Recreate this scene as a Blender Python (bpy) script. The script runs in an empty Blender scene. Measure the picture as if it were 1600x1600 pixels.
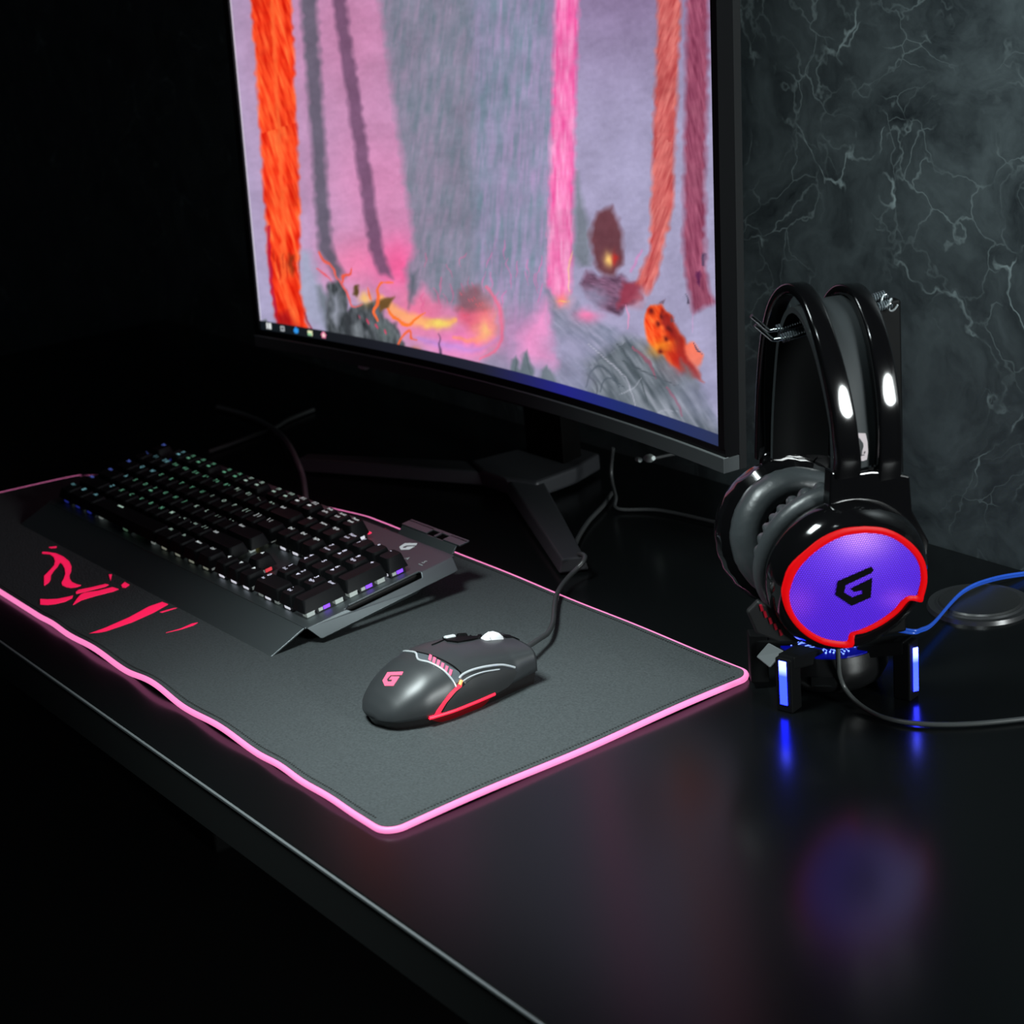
import bpy, bmesh, math, random
import numpy as np
from math import sin, cos, radians, pi, sqrt
from mathutils import Vector, Matrix
from mathutils.bvhtree import BVHTree
from mathutils.geometry import tessellate_polygon, delaunay_2d_cdt

random.seed(7)
SC = bpy.context.scene
COL = SC.collection

# ------------------------------------------------------------------ camera
CF, YAW, PIT, ROL = 2856.63, -0.9607, 0.3287, -0.0899
CAM = Vector((0.8249, -0.4683, 0.5104))
FW = Vector((sin(YAW)*cos(PIT), cos(YAW)*cos(PIT), -sin(PIT)))
_rt = Vector((cos(YAW), -sin(YAW), 0)); _up = _rt.cross(FW)
RT = cos(ROL)*_rt + sin(ROL)*_up
UP = -sin(ROL)*_rt + cos(ROL)*_up
cd = bpy.data.cameras.new('camera'); cam = bpy.data.objects.new('camera', cd); COL.objects.link(cam)
cam.matrix_world = Matrix(((RT.x, UP.x, -FW.x, CAM.x), (RT.y, UP.y, -FW.y, CAM.y), (RT.z, UP.z, -FW.z, CAM.z), (0, 0, 0, 1)))
cd.sensor_width = 36; cd.sensor_fit = 'HORIZONTAL'; cd.lens = CF/1600*36
cd.clip_start = 0.05
cd.dof.use_dof = True; cd.dof.focus_distance = 1.24; cd.dof.aperture_fstop = 11.0
SC.camera = cam

# measuring helpers: where a point seen in the photograph lies on a known plane
def ray(x, y): return RT*((x-800)/CF) - UP*((y-800)/CF) + FW
def on_z(x, y, z=0.0): d = ray(x, y); return CAM + d*((z-CAM.z)/d.z)
def on_y(x, y, Y): d = ray(x, y); return CAM + d*((Y-CAM.y)/d.y)
def on_plane(x, y, P, n): d = ray(x, y); return CAM + d*(((P-CAM).dot(n))/d.dot(n))

# ------------------------------------------------------------------ materials
def srgb(c):
    return tuple(((v/255)/12.92 if v/255 <= .04045 else ((v/255+.055)/1.055)**2.4) for v in c)
MATS = {}
def mat(name, col=(.5, .5, .5), rough=.5, metal=0., emit=None, strength=1., coat=0., spec=.5, trans=0.):
    if name in MATS: return MATS[name]
    m = bpy.data.materials.new(name); m.use_nodes = True
    b = m.node_tree.nodes['Principled BSDF']
    b.inputs['Base Color'].default_value = (*col, 1); b.inputs['Roughness'].default_value = rough
    b.inputs['Metallic'].default_value = metal; b.inputs['Coat Weight'].default_value = coat
    b.inputs['Specular IOR Level'].default_value = spec
    b.inputs['Transmission Weight'].default_value = trans
    if emit: b.inputs['Emission Color'].default_value = (*emit, 1); b.inputs['Emission Strength'].default_value = strength
    MATS[name] = m; return m
def nodes(m): return m.node_tree.nodes, m.node_tree.links, m.node_tree.nodes['Principled BSDF']
def noise_bump(m, scale, strength, dist=.001, colvar=0.):
    N, L, b = nodes(m)
    tc = N.new('ShaderNodeTexCoord'); n = N.new('ShaderNodeTexNoise'); n.inputs['Scale'].default_value = scale; n.inputs['Detail'].default_value = 4
    L.new(tc.outputs['Object'], n.inputs['Vector'])
    bp = N.new('ShaderNodeBump'); bp.inputs['Strength'].default_value = strength; bp.inputs['Distance'].default_value = dist
    L.new(n.outputs['Fac'], bp.inputs['Height']); L.new(bp.outputs['Normal'], b.inputs['Normal'])
    if colvar:
        base = b.inputs['Base Color'].default_value[:3]
        mx = N.new('ShaderNodeMix'); mx.data_type = 'RGBA'
        mx.inputs[6].default_value = (*[c*(1-colvar) for c in base], 1); mx.inputs[7].default_value = (*[c*(1+colvar) for c in base], 1)
        L.new(n.outputs['Fac'], mx.inputs[0]); L.new(mx.outputs[2], b.inputs['Base Color'])
    return m

M_DESK = noise_bump(mat('desk_black', (.003, .0036, .0038), .21, spec=.34), 900, .05, .0003)
M_DESKEDGE = mat('desk_edge', (.02, .022, .022), .35)
M_CLOTH = noise_bump(mat('pad_cloth', (.046, .053, .055), .85, spec=.2), 650, .6, .001, .55)
M_PRINT = mat('pad_print_glow', (.9, .012, .09), .6, emit=(1, .012, .1), strength=.7)  # plain red print, with emission added to brighten it in the dark
M_GLOWEDGE = mat('pad_glow_edge', (.3, .1, .18), .5, emit=(1, .24, .56), strength=1.0)
M_STITCH = mat('pad_stitch', (.012, .014, .014), .8)
M_KPLATE = noise_bump(mat('keyboard_metal', (.17, .194, .202), .5, 1.), 2500, .08, .0003)
M_KDARK = mat('keyboard_underside', (.01, .01, .01), .6)
M_KEY = mat('key_plastic', (.006, .0064, .0072), .48, spec=.09)
M_WHITEPRINT = mat('white_print', (.8, .85, .85), .5)
M_ICON = mat('icon_print', (.35, .4, .4), .5)
M_SWITCH = mat('switch_housing', (.02, .02, .022), .4)
M_STAB = mat('switch_clear', (.45, .5, .48), .35, emit=(.75, .85, .8), strength=.16)  # emission stands in for light from the LEDs next to it
M_BEZEL = mat('monitor_bezel', (.003, .003, .0035), .35, spec=.2)
M_CHIN = mat('monitor_chin', (.05, .056, .058), .5, spec=.25)
M_SHELL = mat('monitor_shell', (.007, .0075, .008), .5, spec=.25)
M_STANDLEG = noise_bump(mat('monitor_stand', (.022, .023, .026), .5, spec=.3), 300, .05)
M_EDGE = mat('monitor_edge', (.5, .55, .55), .3, .6)
M_PALE = mat('pale_plastic', (.55, .62, .6), .4)
M_MOUSE = noise_bump(mat('mouse_matte', (.026, .029, .031), .4), 3000, .05, .0002)
M_MOUSESIDE = noise_bump(mat('mouse_side_grip', (.013, .0145, .015), .55), 3000, .1, .0002)
M_MOUSEBASE = mat('mouse_base', (.01, .008, .008), .25)
M_CHROME = mat('chrome', (.7, .75, .77), .25, .5)
M_DARKCHROME = mat('dark_chrome', (.13, .155, .17), .28, .45)
M_RED = mat('red_light', (.9, .02, .05), .4, emit=(1, .012, .05), strength=.95)
M_PINK = mat('pink_light', (.3, .05, .1), .4, emit=(1, .16, .28), strength=.95)
M_WHEEL = mat('wheel_rubber', (.75, .76, .77), .35)
M_BLACKGLOSS = mat('gloss_black', (.003, .003, .0034), .1, coat=.3)
M_BLACK = mat('satin_black', (.0035, .0038, .004), .5, spec=.06)
M_RUBBER = mat('cable_rubber', (.035, .037, .038), .38)
M_LEATHER = noise_bump(mat('cushion_leather', (.038, .044, .047), .36), 220, .25, .001)
M_STRAP = noise_bump(mat('strap_leather', (.024, .029, .031), .6, spec=.3), 900, .1, .0005)
M_STICKER = mat('sticker', (.5, .43, .45), .6)
M_INK = mat('ink', (.05, .05, .06), .6)
M_REDRING = mat('red_ring', (.2, .0, .002), .5, spec=.2, emit=(.52, .0, .0005), strength=1.)
M_STEEL = mat('steel_wire', (.5, .53, .54), .2, 1.)
M_GREYPLASTIC = mat('grey_plastic', (.1, .112, .115), .5)
M_BLUECORD = mat('blue_cord', (.01, .05, .3), .25, emit=(.02, .08, .45), strength=.35)  # blue light on the cord is put in as emission
M_VENT = mat('vent_red', (.25, .0, .01), .4)
def lit(name, col, s): return mat(name, col, .4, emit=col, strength=s)
M_CIRC = lit('circuit_line', (.18, .3, 1.), 1.6)
M_CIRCBASE = mat('circuit_base', (.0, .0, .12), .3, emit=(.0, .001, .11), strength=1.)
LEG_COL = [lit('legend_'+n, c, s) for n, c, s in (('blue', (.12, .2, .75), .6), ('teal', (.2, .5, .55), .6), ('green', (.16, .5, .3), .55),
           ('mint', (.42, .6, .5), .6), ('white', (.62, .68, .68), .7), ('lilac', (.62, .62, .75), .7), ('red', (.9, .03, .1), .9))]
LED_COL = [lit('led_'+n, c, s) for n, c, s in (('navy', (.02, .03, .3), .5), ('moss', (.08, .16, .1), .6), ('grey', (.3, .32, .25), .5), ('white', (.72, .72, .8), .8))]
M_LEDPURPLE = lit('led_purple', (.22, .06, .85), 1.2)
M_LEDRED = lit('led_red', (.8, .06, .08), .8); M_LEDGOLD = lit('led_gold', (.3, .24, .02), .8)

# ------------------------------------------------------------------ mesh helpers
class MB:
    def __init__(s): s.v = []; s.f = []; s.m = []
    def add(s, vs, fs, mi=0):
        o = len(s.v); s.v += [tuple(v) for v in vs]; s.f += [tuple(i+o for i in f) for f in fs]; s.m += [mi]*len(fs)
        return s
    def box(s, c, d, mi=0, M=None):
        c = Vector(c); vs = []
        for x in (-1, 1):
            for y in (-1, 1):
                for z in (-1, 1):
                    p = c + Vector((x*d[0]/2, y*d[1]/2, z*d[2]/2)); vs.append(M @ p if M else p)
        return s.add(vs, [(0, 1, 3, 2), (4, 6, 7, 5), (0, 4, 5, 1), (2, 3, 7, 6), (0, 2, 6, 4), (1, 5, 7, 3)], mi)
    def tube(s, pts, r, seg=10, mi=0, closed=False, cap=True, prof=None, upv=None):
        """round tube, or a profile (list of (a,b)) swept along pts with the b axis near upv"""
        P = [Vector(p) for p in pts]; n = len(P)
        R = r if hasattr(r, '__len__') else [r]*n
        rings = []; prev = None
        for i in range(n):
            a = P[i-1] if (i > 0 or closed) else P[i]; b = P[(i+1) % n] if (i < n-1 or closed) else P[i]
            t = (b-a).normalized()
            if upv is not None: ref = Vector(upv)
            elif prev is None: ref = Vector((0, 0, 1)) if abs(t.z) < .9 else Vector((1, 0, 0))
            else: ref = prev
            u = (ref - t*ref.dot(t)).normalized(); w = t.cross(u); prev = u
            if prof: rings.append([P[i] + w*(q[0]*R[i]) + u*(q[1]*R[i]) for q in prof])
            else: rings.append([P[i] + (w*cos(2*pi*k/seg) + u*sin(2*pi*k/seg))*R[i] for k in range(seg)])
        k = len(rings[0]); vs = [v for ring in rings for v in ring]; fs = []
        for i in range(n if closed else n-1):
            for j in range(k):
                i2 = (i+1) % n; j2 = (j+1) % k
                fs.append((i*k+j, i*k+j2, i2*k+j2, i2*k+j))
        if cap and not closed: fs.append(tuple(range(k))[::-1]); fs.append(tuple((n-1)*k+j for j in range(k)))
        return s.add(vs, fs, mi)
    def lathe(s, prof, O, n, seg=64, mi=0, fn=None, close=False):
        n = Vector(n).normalized(); up = Vector((0, 0, 1)) if abs(n.z) < .98 else Vector((0, 1, 0)); up = (up - n*up.dot(n)).normalized(); rt = up.cross(n)
        vs = []; fs = []; k = len(prof)
        for j in range(seg):
            a = 2*pi*j/seg
            for q, (r, h) in enumerate(prof):
                if fn: r, h = fn(a, q, r, h)
                vs.append(Vector(O) + (rt*cos(a) + up*sin(a))*r + n*h)
        for j in range(seg):
            j2 = (j+1) % seg
            for q in range(k if close else k-1):
                q2 = (q+1) % k
                fs.append((j*k+q, j2*k+q, j2*k+q2, j*k+q2))
        return s.add(vs, fs, mi)
    def prism(s, poly, off, mi=0):
        """solid from planar polygon (3D points) pushed along off"""
        P = [Vector(p) for p in poly]; n = len(P); off = Vector(off)
        tri = tessellate_polygon([P])
        fs = [tuple(t) for t in tri] + [tuple(i+n for i in t)[::-1] for t in tri]
        fs += [(i, (i+1) % n, (i+1) % n + n, i+n) for i in range(n)]
        return s.add(P + [p+off for p in P], fs, mi)
    def build(s, name, mats, parent=None, smooth=None, bevel=0., bseg=2):
        me = bpy.data.meshes.new(name); me.from_pydata(s.v, [], s.f)
        if not isinstance(mats, (list, tuple)): mats = [mats]
        for m in mats: me.materials.append(m)
        for p, i in zip(me.polygons, s.m): p.material_index = i
        bm = bmesh.new(); bm.from_mesh(me); bmesh.ops.remove_doubles(bm, verts=bm.verts, dist=1e-6)
        bmesh.ops.recalc_face_normals(bm, faces=bm.faces); bm.to_mesh(me); bm.free()
        if smooth is not None:
            for p in me.polygons: p.use_smooth = True
            me.set_sharp_from_angle(angle=radians(smooth))
        o = bpy.data.objects.new(name, me); COL.objects.link(o)
        if parent: o.parent = parent
        if bevel:
            b = o.modifiers.new('bevel', 'BEVEL'); b.width = bevel; b.segments = bseg; b.limit_method = 'ANGLE'; b.angle_limit = radians(35)
        return o
def empty(name, loc=(0, 0, 0), M=None):
    o = bpy.data.objects.new(name, None); o.empty_display_size = .02; COL.objects.link(o)
    if M is not None: o.matrix_world = M
    else: o.location = loc
    return o
def tag(o, label=None, cat=None, group=None, kind=None):
    for k, v in (('label', label), ('category', cat), ('group', group), ('kind', kind)):
        if v: o[k] = v
    return o
def smooth_path(pts, n=8):
    P = [Vector(p) for p in pts]; out = []
    for i in range(len(P)-1):
        p0 = P[max(i-1, 0)]; p1 = P[i]; p2 = P[i+1]; p3 = P[min(i+2, len(P)-1)]
        for k in range(n):
            t = k/n
            out.append(.5*((2*p1) + (p2-p0)*t + (2*p0-5*p1+4*p2-p3)*t*t + (3*p1-p0-3*p2+p3)*t**3))
    out.append(P[-1]); return out
def zm(o, s, pts): return [(o[0]+x/s, o[1]+y/s) for x, y in pts]     # crop pixels -> photo pixels
TXT = {}
def text_geo(body, size):
    if (body, size) in TXT: return TXT[(body, size)]
    c = bpy.data.curves.new('txt', 'FONT'); c.body = body; c.size = size; c.resolution_u = 2; c.offset = size*.012
    o = bpy.data.objects.new('txt', c); COL.objects.link(o)
    bpy.context.view_layer.update()
    me = bpy.data.meshes.new_from_object(o.evaluated_get(bpy.context.evaluated_depsgraph_get()))
    g = ([v.co.copy() for v in me.vertices], [tuple(p.vertices) for p in me.polygons])
    bpy.data.objects.remove(o); bpy.data.curves.remove(c); bpy.data.meshes.remove(me)
    TXT[(body, size)] = g; return g

# ------------------------------------------------------------------ the setting
WY = .56
m = mat('wall_marble', (.03, .033, .036), .45)
N, L, b = nodes(m)
tc = N.new('ShaderNodeTexCoord'); warp = N.new('ShaderNodeTexNoise'); warp.inputs['Scale'].default_value = 5; warp.inputs['Detail'].default_value = 6
L.new(tc.outputs['Object'], warp.inputs['Vector'])
ad = N.new('ShaderNodeMixRGB'); ad.blend_type = 'ADD'; ad.inputs[0].default_value = .35
L.new(tc.outputs['Object'], ad.inputs[1]); L.new(warp.outputs['Color'], ad.inputs[2])
def vein(scale, width, msk_scale, lo, hi, seed):
    mp = N.new('ShaderNodeMapping'); mp.inputs['Location'].default_value = (seed, seed*.7, seed*1.3); L.new(ad.outputs[0], mp.inputs[0])
    v = N.new('ShaderNodeTexVoronoi'); v.feature = 'DISTANCE_TO_EDGE'; v.inputs['Scale'].default_value = scale; L.new(mp.outputs[0], v.inputs['Vector'])
    r = N.new('ShaderNodeMapRange'); r.inputs[1].default_value = 0; r.inputs[2].default_value = width; r.inputs[3].default_value = 1; r.inputs[4].default_value = 0
    L.new(v.outputs['Distance'], r.inputs[0])
    n = N.new('ShaderNodeTexNoise'); n.inputs['Scale'].default_value = msk_scale; n.inputs['Detail'].default_value = 3; L.new(mp.outputs[0], n.inputs['Vector'])
    r2 = N.new('ShaderNodeMapRange'); r2.inputs[1].default_value = lo; r2.inputs[2].default_value = hi; L.new(n.outputs['Fac'], r2.inputs[0])
    mu = N.new('ShaderNodeMath'); mu.operation = 'MULTIPLY'; L.new(r.outputs[0], mu.inputs[0]); L.new(r2.outputs[0], mu.inputs[1]); return mu
v1 = vein(10, .02, 14, .53, .75, 2.6); v2 = vein(24, .035, 10, .45, .7, 4.1)
cl = N.new('ShaderNodeTexNoise'); cl.inputs['Scale'].default_value = 16; cl.inputs['Detail'].default_value = 8; cl.inputs['Roughness'].default_value = .65; L.new(ad.outputs[0], cl.inputs['Vector'])
cr = N.new('ShaderNodeValToRGB'); cr.color_ramp.elements[0].position = .3; cr.color_ramp.elements[0].color = (.009, .012, .014, 1); cr.color_ramp.elements[1].position = .75; cr.color_ramp.elements[1].color = (.056, .069, .072, 1)
L.new(cl.outputs['Fac'], cr.inputs[0])
v2s = N.new('ShaderNodeMath'); v2s.operation = 'MULTIPLY'; v2s.inputs[1].default_value = .35; L.new(v2.outputs[0], v2s.inputs[0])
mx = N.new('ShaderNodeMath'); mx.operation = 'MAXIMUM'; L.new(v1.outputs[0], mx.inputs[0]); L.new(v2s.outputs[0], mx.inputs[1])
mc = N.new('ShaderNodeMix'); mc.data_type = 'RGBA'; mc.inputs[7].default_value = (.27, .33, .33, 1)
L.new(mx.outputs[0], mc.inputs[0]); L.new(cr.outputs[0], mc.inputs[6]); L.new(mc.outputs[2], b.inputs['Base Color'])
o = MB().box((-.4, WY+.03, .4), (3.8, .06, 2.4)).build('wall_back', m); tag(o, kind='structure')
o = MB().box((-.2, -.5, -.775), (4.2, 3.6, .05)).build('floor', mat('floor_dark', (.006, .006, .0065), .6)); tag(o, kind='structure')

desk = empty('desk', (-.5, .255, -.75)); tag(desk, 'glossy black desk with a straight front edge under everything', 'desk')
DT = MB().box((0, 0, .734), (1.84, .607, .032)).build('desk_top', M_DESK, desk, bevel=.0016)
MB().box((0, -.3043, .7494), (1.84, .0016, .0016)).build('edge_highlight', mat('edge_highlight', (.2, .225, .23), .45, .5), desk)  # pale strip stands in for the highlight along the desk bevel
MB().box((0, -.3040, .733), (1.84, .001, .030)).build('edge_band', M_DESKEDGE, desk)
for sx in (-1, 1):
    for sy in (-1, 1):
        MB().box((sx*.86, sy*.25, .359), (.05, .05, .718)).build('leg', M_DESKEDGE, desk, bevel=.003)
g = on_z(1531, 941, .003)
gr = empty('cable_grommet', (g.x, g.y, 0)); tag(gr, 'flat round black cable cap set on the desk under the blue cord', 'desk grommet')
MB().lathe([(0, .004), (.030, .004), (.0315, .0028), (.0335, .0028), (.036, .003), (.037, 0), (0, 0)], (0, 0, 0), (0, 0, 1), 48).build('rim', mat('grommet_black', (.02, .021, .022), .3), gr, smooth=30)
MB().lathe([(0, .0052), (.028, .0052), (.0292, .004), (0, .004)], (0, 0, 0), (0, 0, 1), 48).build('lid', mat('grommet_lid', (.016, .017, .017), .35), gr, smooth=30)

# ------------------------------------------------------------------ mouse pad
PT = .0042
pad = empty('mouse_pad', (-.41, .144, 0)); tag(pad, 'long charcoal cloth mouse pad with glowing pink edge and red print', 'mouse pad')
PO = Vector((-.41, .144, 0))
FL, FR, BR, BL = Vector((-.838, -.0105, 0)), Vector((.0052, -.0025, 0)), Vector((.0005, .2895, 0)), Vector((-.828, .2925, 0))
bx = [on_z(x, y, .002).x for x, y in ((60, 962), (103, 992), (187, 1048), (284, 1108), (396, 1180), (470, 1222), (560, 1275))]
amp = [.0012, .0022, .0042, .0026, .0015, .001]
def pad_lift(p, u, v):
    z = 0.
    for i in range(6):
        if bx[i] < p.x < bx[i+1]: z += amp[i]*sin(pi*(p.x-bx[i])/(bx[i+1]-bx[i]))**2*math.exp(-v*.29/.016)
    d = (1-u)*.84
    z += .0012*math.exp(-d/.012)*(.5+.5*cos((p.y-.06)*38))
    z += .0007*math.exp(-(1-v)*.29/.012)*(.5+.5*sin(p.x*40))
    return z
def pad_xy(u, v):
    p = FL*(1-u)*(1-v) + FR*u*(1-v) + BR*u*v + BL*(1-u)*v
    if u < .42: k_ = (1-u/.42)**1.3; p.y -= .118*k_*v**2.2; p.x += .012*max(0, 1-u/.05)*v
    r = .012; W, H = .84, .291                                    # rounded corners
    x, y = u*W, v*H
    for cx, cy in ((r, r), (W-r, r), (r, H-r), (W-r, H-r)):
        if (x < r) == (cx == r) and (y < r) == (cy == r) and (x < r or x > W-r) and (y < r or y > H-r):
            dx, dy = x-cx, y-cy; mxy = max(abs(dx), abs(dy))
            if mxy > 0:
                k = mxy/sqrt(dx*dx+dy*dy); p = p + Vector((dx*k-dx, dy*k-dy, 0))
    p.z = pad_lift(p, u, v); return p
NU, NV = 260, 70
us = sorted(set([i/NU for i in range(NU+1)] + [j*.0008 for j in range(16)] + [1-j*.0008 for j in range(16)]))
vs_ = sorted(set([i/NV for i in range(NV+1)] + [j*.0024 for j in range(16)] + [1-j*.0024 for j in range(16)]))
mb = MB(); k = len(vs_); top = []; bot = []
for u in us:
    for v in vs_:
        p = pad_xy(u, v) - PO; top.append(p + Vector((0, 0, PT))); bot.append(p + Vector((0, 0, .0003)))
fs = []; nn = len(top)
for i in range(len(us)-1):
    for j in range(k-1):
        a = i*k+j; fs += [(a, a+k, a+k+1, a+1), (a+nn, a+1+nn, a+k+1+nn, a+k+nn)]
for i in range(len(us)-1):
    a = i*k; fs.append((a, a+nn, a+k+nn, a+k)); a = i*k+k-1; fs.append((a, a+k, a+k+nn, a+nn))
for j in range(k-1):
    fs.append((j, j+1, j+1+nn, j+nn)); a = (len(us)-1)*k+j; fs.append((a, a+nn, a+1+nn, a+1))
mb.add(top+bot, fs)
O8 = (60, 840)
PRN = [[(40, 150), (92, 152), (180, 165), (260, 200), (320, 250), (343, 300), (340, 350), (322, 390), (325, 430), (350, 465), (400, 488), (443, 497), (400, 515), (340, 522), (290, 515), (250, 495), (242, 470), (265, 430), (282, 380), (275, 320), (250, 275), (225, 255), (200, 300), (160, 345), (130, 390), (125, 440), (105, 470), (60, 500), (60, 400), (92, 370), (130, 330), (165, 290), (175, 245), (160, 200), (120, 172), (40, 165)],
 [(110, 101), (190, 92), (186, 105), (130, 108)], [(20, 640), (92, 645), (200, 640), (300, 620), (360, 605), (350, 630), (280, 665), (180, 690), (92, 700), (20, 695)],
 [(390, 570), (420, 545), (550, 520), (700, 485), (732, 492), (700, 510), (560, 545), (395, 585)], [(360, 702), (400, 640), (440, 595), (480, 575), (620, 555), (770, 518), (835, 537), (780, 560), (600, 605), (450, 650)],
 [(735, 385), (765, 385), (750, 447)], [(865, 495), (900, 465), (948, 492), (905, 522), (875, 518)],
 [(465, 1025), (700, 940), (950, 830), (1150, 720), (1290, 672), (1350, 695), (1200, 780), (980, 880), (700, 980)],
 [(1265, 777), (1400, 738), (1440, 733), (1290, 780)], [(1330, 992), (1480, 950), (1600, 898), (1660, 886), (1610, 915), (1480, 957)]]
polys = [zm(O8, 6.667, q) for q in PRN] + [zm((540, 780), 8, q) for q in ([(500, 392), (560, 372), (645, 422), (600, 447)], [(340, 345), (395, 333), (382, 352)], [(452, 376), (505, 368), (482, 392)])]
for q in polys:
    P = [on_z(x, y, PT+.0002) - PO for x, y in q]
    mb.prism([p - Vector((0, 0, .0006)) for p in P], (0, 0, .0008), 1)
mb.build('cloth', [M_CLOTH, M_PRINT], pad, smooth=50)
edge = []
E_U = [u for u in us]; E_V = [v for v in vs_]
edge += [(u, 0) for u in E_U] + [(1, v) for v in E_V[1:]] + [(u, 1) for u in E_U[::-1][1:]] + [(0, v) for v in E_V[::-1][1:-1]]
path = []
for u, v in edge:
    p = pad_xy(u, v); c = pad_xy(.5+(u-.5)*.99, .5+(v-.5)*.97); d = (p-c); d.z = 0
    path.append(p - PO + d.normalized()*.0012 + Vector((0, 0, .0021)))
MB().tube(path, .0021, 8, closed=True).build('light_edge', M_GLOWEDGE, pad, smooth=60)
mb = MB()
def stitches(p0, p1, n, tdir):
    for i in range(n):
        u = p0[0]+(p1[0]-p0[0])*(i+.5)/n; v = p0[1]+(p1[1]-p0[1])*(i+.5)/n
        a = pad_xy(u, v) - PO + Vector((0, 0, PT+.0002)); l = .0011; w = .0011
        d = Vector((1, 0, 0)) if tdir == 'x' else Vector((0, 1, 0)); q = Vector((d.y, d.x, 0))
        mb.box(a, (l*abs(d.x)+w*abs(q.x), l*abs(d.y)+w*abs(q.y), .0005))
stitches((.02, .012), (.98, .012), 330, 'x'); stitches((.02, .988), (.98, .988), 330, 'x'); stitches((.9955, .04), (.9955, .96), 115, 'y'); stitches((.0045, .04), (.0045, .96), 115, 'y')
mb.build('stitching', M_STITCH, pad)

# ------------------------------------------------------------------ keyboard
TH, TI = .0181, .1138
K0 = Vector((-.2818, .1139, .018))
AX = Vector((cos(TH), sin(TH), 0)); AY = Vector((-sin(TH)*cos(TI), cos(TH)*cos(TI), sin(TI))); AZ = AX.cross(AY)
KM = Matrix(((AX.x, AY.x, AZ.x, K0.x), (AX.y, AY.y, AZ.y, K0.y), (AX.z, AY.z, AZ.z, K0.z), (0, 0, 0, 1)))
kb = empty('keyboard', M=KM); tag(kb, 'full size black mechanical keyboard with backlit keys and metal top plate', 'keyboard')
U = .01905; LEFT = -22.5*U
XR, XL = .0095, LEFT-.0095; YB = .131
T = .0015
def strip(mb, pts_fn, xs, mi=0, thick=T):
    """folded sheet: pts_fn(x) -> profile of (y,z); swept along x"""
    P = [[Vector((x, y, z)) for y, z in pts_fn(x)] for x in xs]; k = len(P[0])
    for i in range(len(xs)-1):
        for j in range(k-1):
            q = [P[i][j], P[i+1][j], P[i+1][j+1], P[i][j+1]]; nrm = (q[1]-q[0]).cross(q[3]-q[0]).normalized()*thick
            mb.add(q+[p-nrm for p in q], [(0, 1, 2, 3), (7, 6, 5, 4), (0, 4, 5, 1), (1, 5, 6, 2), (2, 6, 7, 3), (3, 7, 4, 0)])
mb = MB()
strip(mb, lambda x: [(-.0385, -.0098), (-.0068, -.0002)], [XL, XR-.001])
mb.build('palm_rest', M_KPLATE, kb, bevel=.0004)
mb = MB()
mb.prism([Vector((x, y, -T)) for x, y in ((XL, -.0068), (XR, -.0068), (XR, .0295), (.0062, .034), (.0062, .0975), (.0085, .099), (.0085, YB), (XL, YB))], (0, 0, T))
mb.build('top_plate', M_KPLATE, kb, bevel=.0004)
for sgn in (1, -1):                                                  # bent side wings with the long notch
    def X(a): return a if sgn == 1 else LEFT - a
    q = [(.0115, -.006, .0), (.0115, .0285, .0), (.0125, .033, -.0032), (.0125, .0965, -.0032), (.0095, .0985, .0), (.0095, .1285, .0), (.0165, .1265, -.0085), (.0168, .124, -.009), (.0168, .092, -.009), (.0145, .088, -.0122), (.0145, .012, -.0122), (.0175, .0015, -.0098), (.017, .0, -.0092)]
    P = [Vector((X(a), y, z)) for a, y, z in q]
    mb = MB().prism(P, Vector((-sgn*.0012, 0, -.0006)))
    if True:                                                         # small joining lips at both ends
        for y0, y1, a0 in ((-.0055, .028, .0115), (.099, .128, .0095)):
            x0, x1 = X(.0078), X(a0); mb.box(((x0+x1)/2, (y0+y1)/2, -.0008), (abs(x1-x0)+.0004, y1-y0, .0015))
    mb.build('side_wing', M_KPLATE, kb, bevel=.0005)
mb = MB()                                                            # bent-up rear lip beside the logo
mb.prism([Vector(p) for p in ((-.069, YB, -.0005), (.0052, YB, -.0005), (.0048, YB+.0055, .0048), (-.069, YB+.0055, .0048))], (0, .0012, -.0003))
for x0, x1 in ((-.07, -.036), (-.026, -.0235), (-.0135, .0085)):
    mb.box(((x0+x1)/2, YB+.0105, .0052), (x1-x0, .009, .0013))
mb.box((-.031, YB+.0145, .0052), (.078, .0035, .0013))
mb.build('rear_lip', M_KPLATE, kb, bevel=.0003)
mb = MB().prism([Vector((x, y, -.003)) for x, y in ((XL+.006, .004), (.0035, .004), (.0035, .12), (XL+.006, .12))], (0, 0, -.011))
mb.build('under_case', M_KDARK, kb, bevel=.001)
for a in (XL+.04, -.03):
    MB().box((a, .115, -.0195), (.018, .012, .0125)).build('flip_foot', M_KDARK, kb, bevel=.001)
# printed logo and lock icons
G_KB = zm((540, 780), 8, [(740, 553), (895, 553), (885, 578), (765, 579), (716, 601), (718, 612), (752, 612), (768, 597), (866, 590), (800, 631), (690, 633), (672, 600)])
def kplane(x, y, h=0.):
    P = on_plane(x, y, K0+AZ*h, AZ); return KM.inverted() @ P
MB().prism([kplane(x, y) - Vector((0, 0, .0003)) for x, y in G_KB], (0, 0, .0006)).build('logo', M_WHITEPRINT, kb)
mb = MB()
for (x, y), s in (((637, 873), 'A'), ((664, 879), 'S')):
    c = kplane(x, y); vs, f = text_geo(s, .006); mb.add([v + Vector((c.x-.002, c.y-.002, .0003)) for v in vs], f)
    mb.box((c.x+.0005, c.y-.0045, .0002), (.005, .0006, .0004))
tag(mb.build('lock_icons', M_ICON, kb), None)

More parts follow.
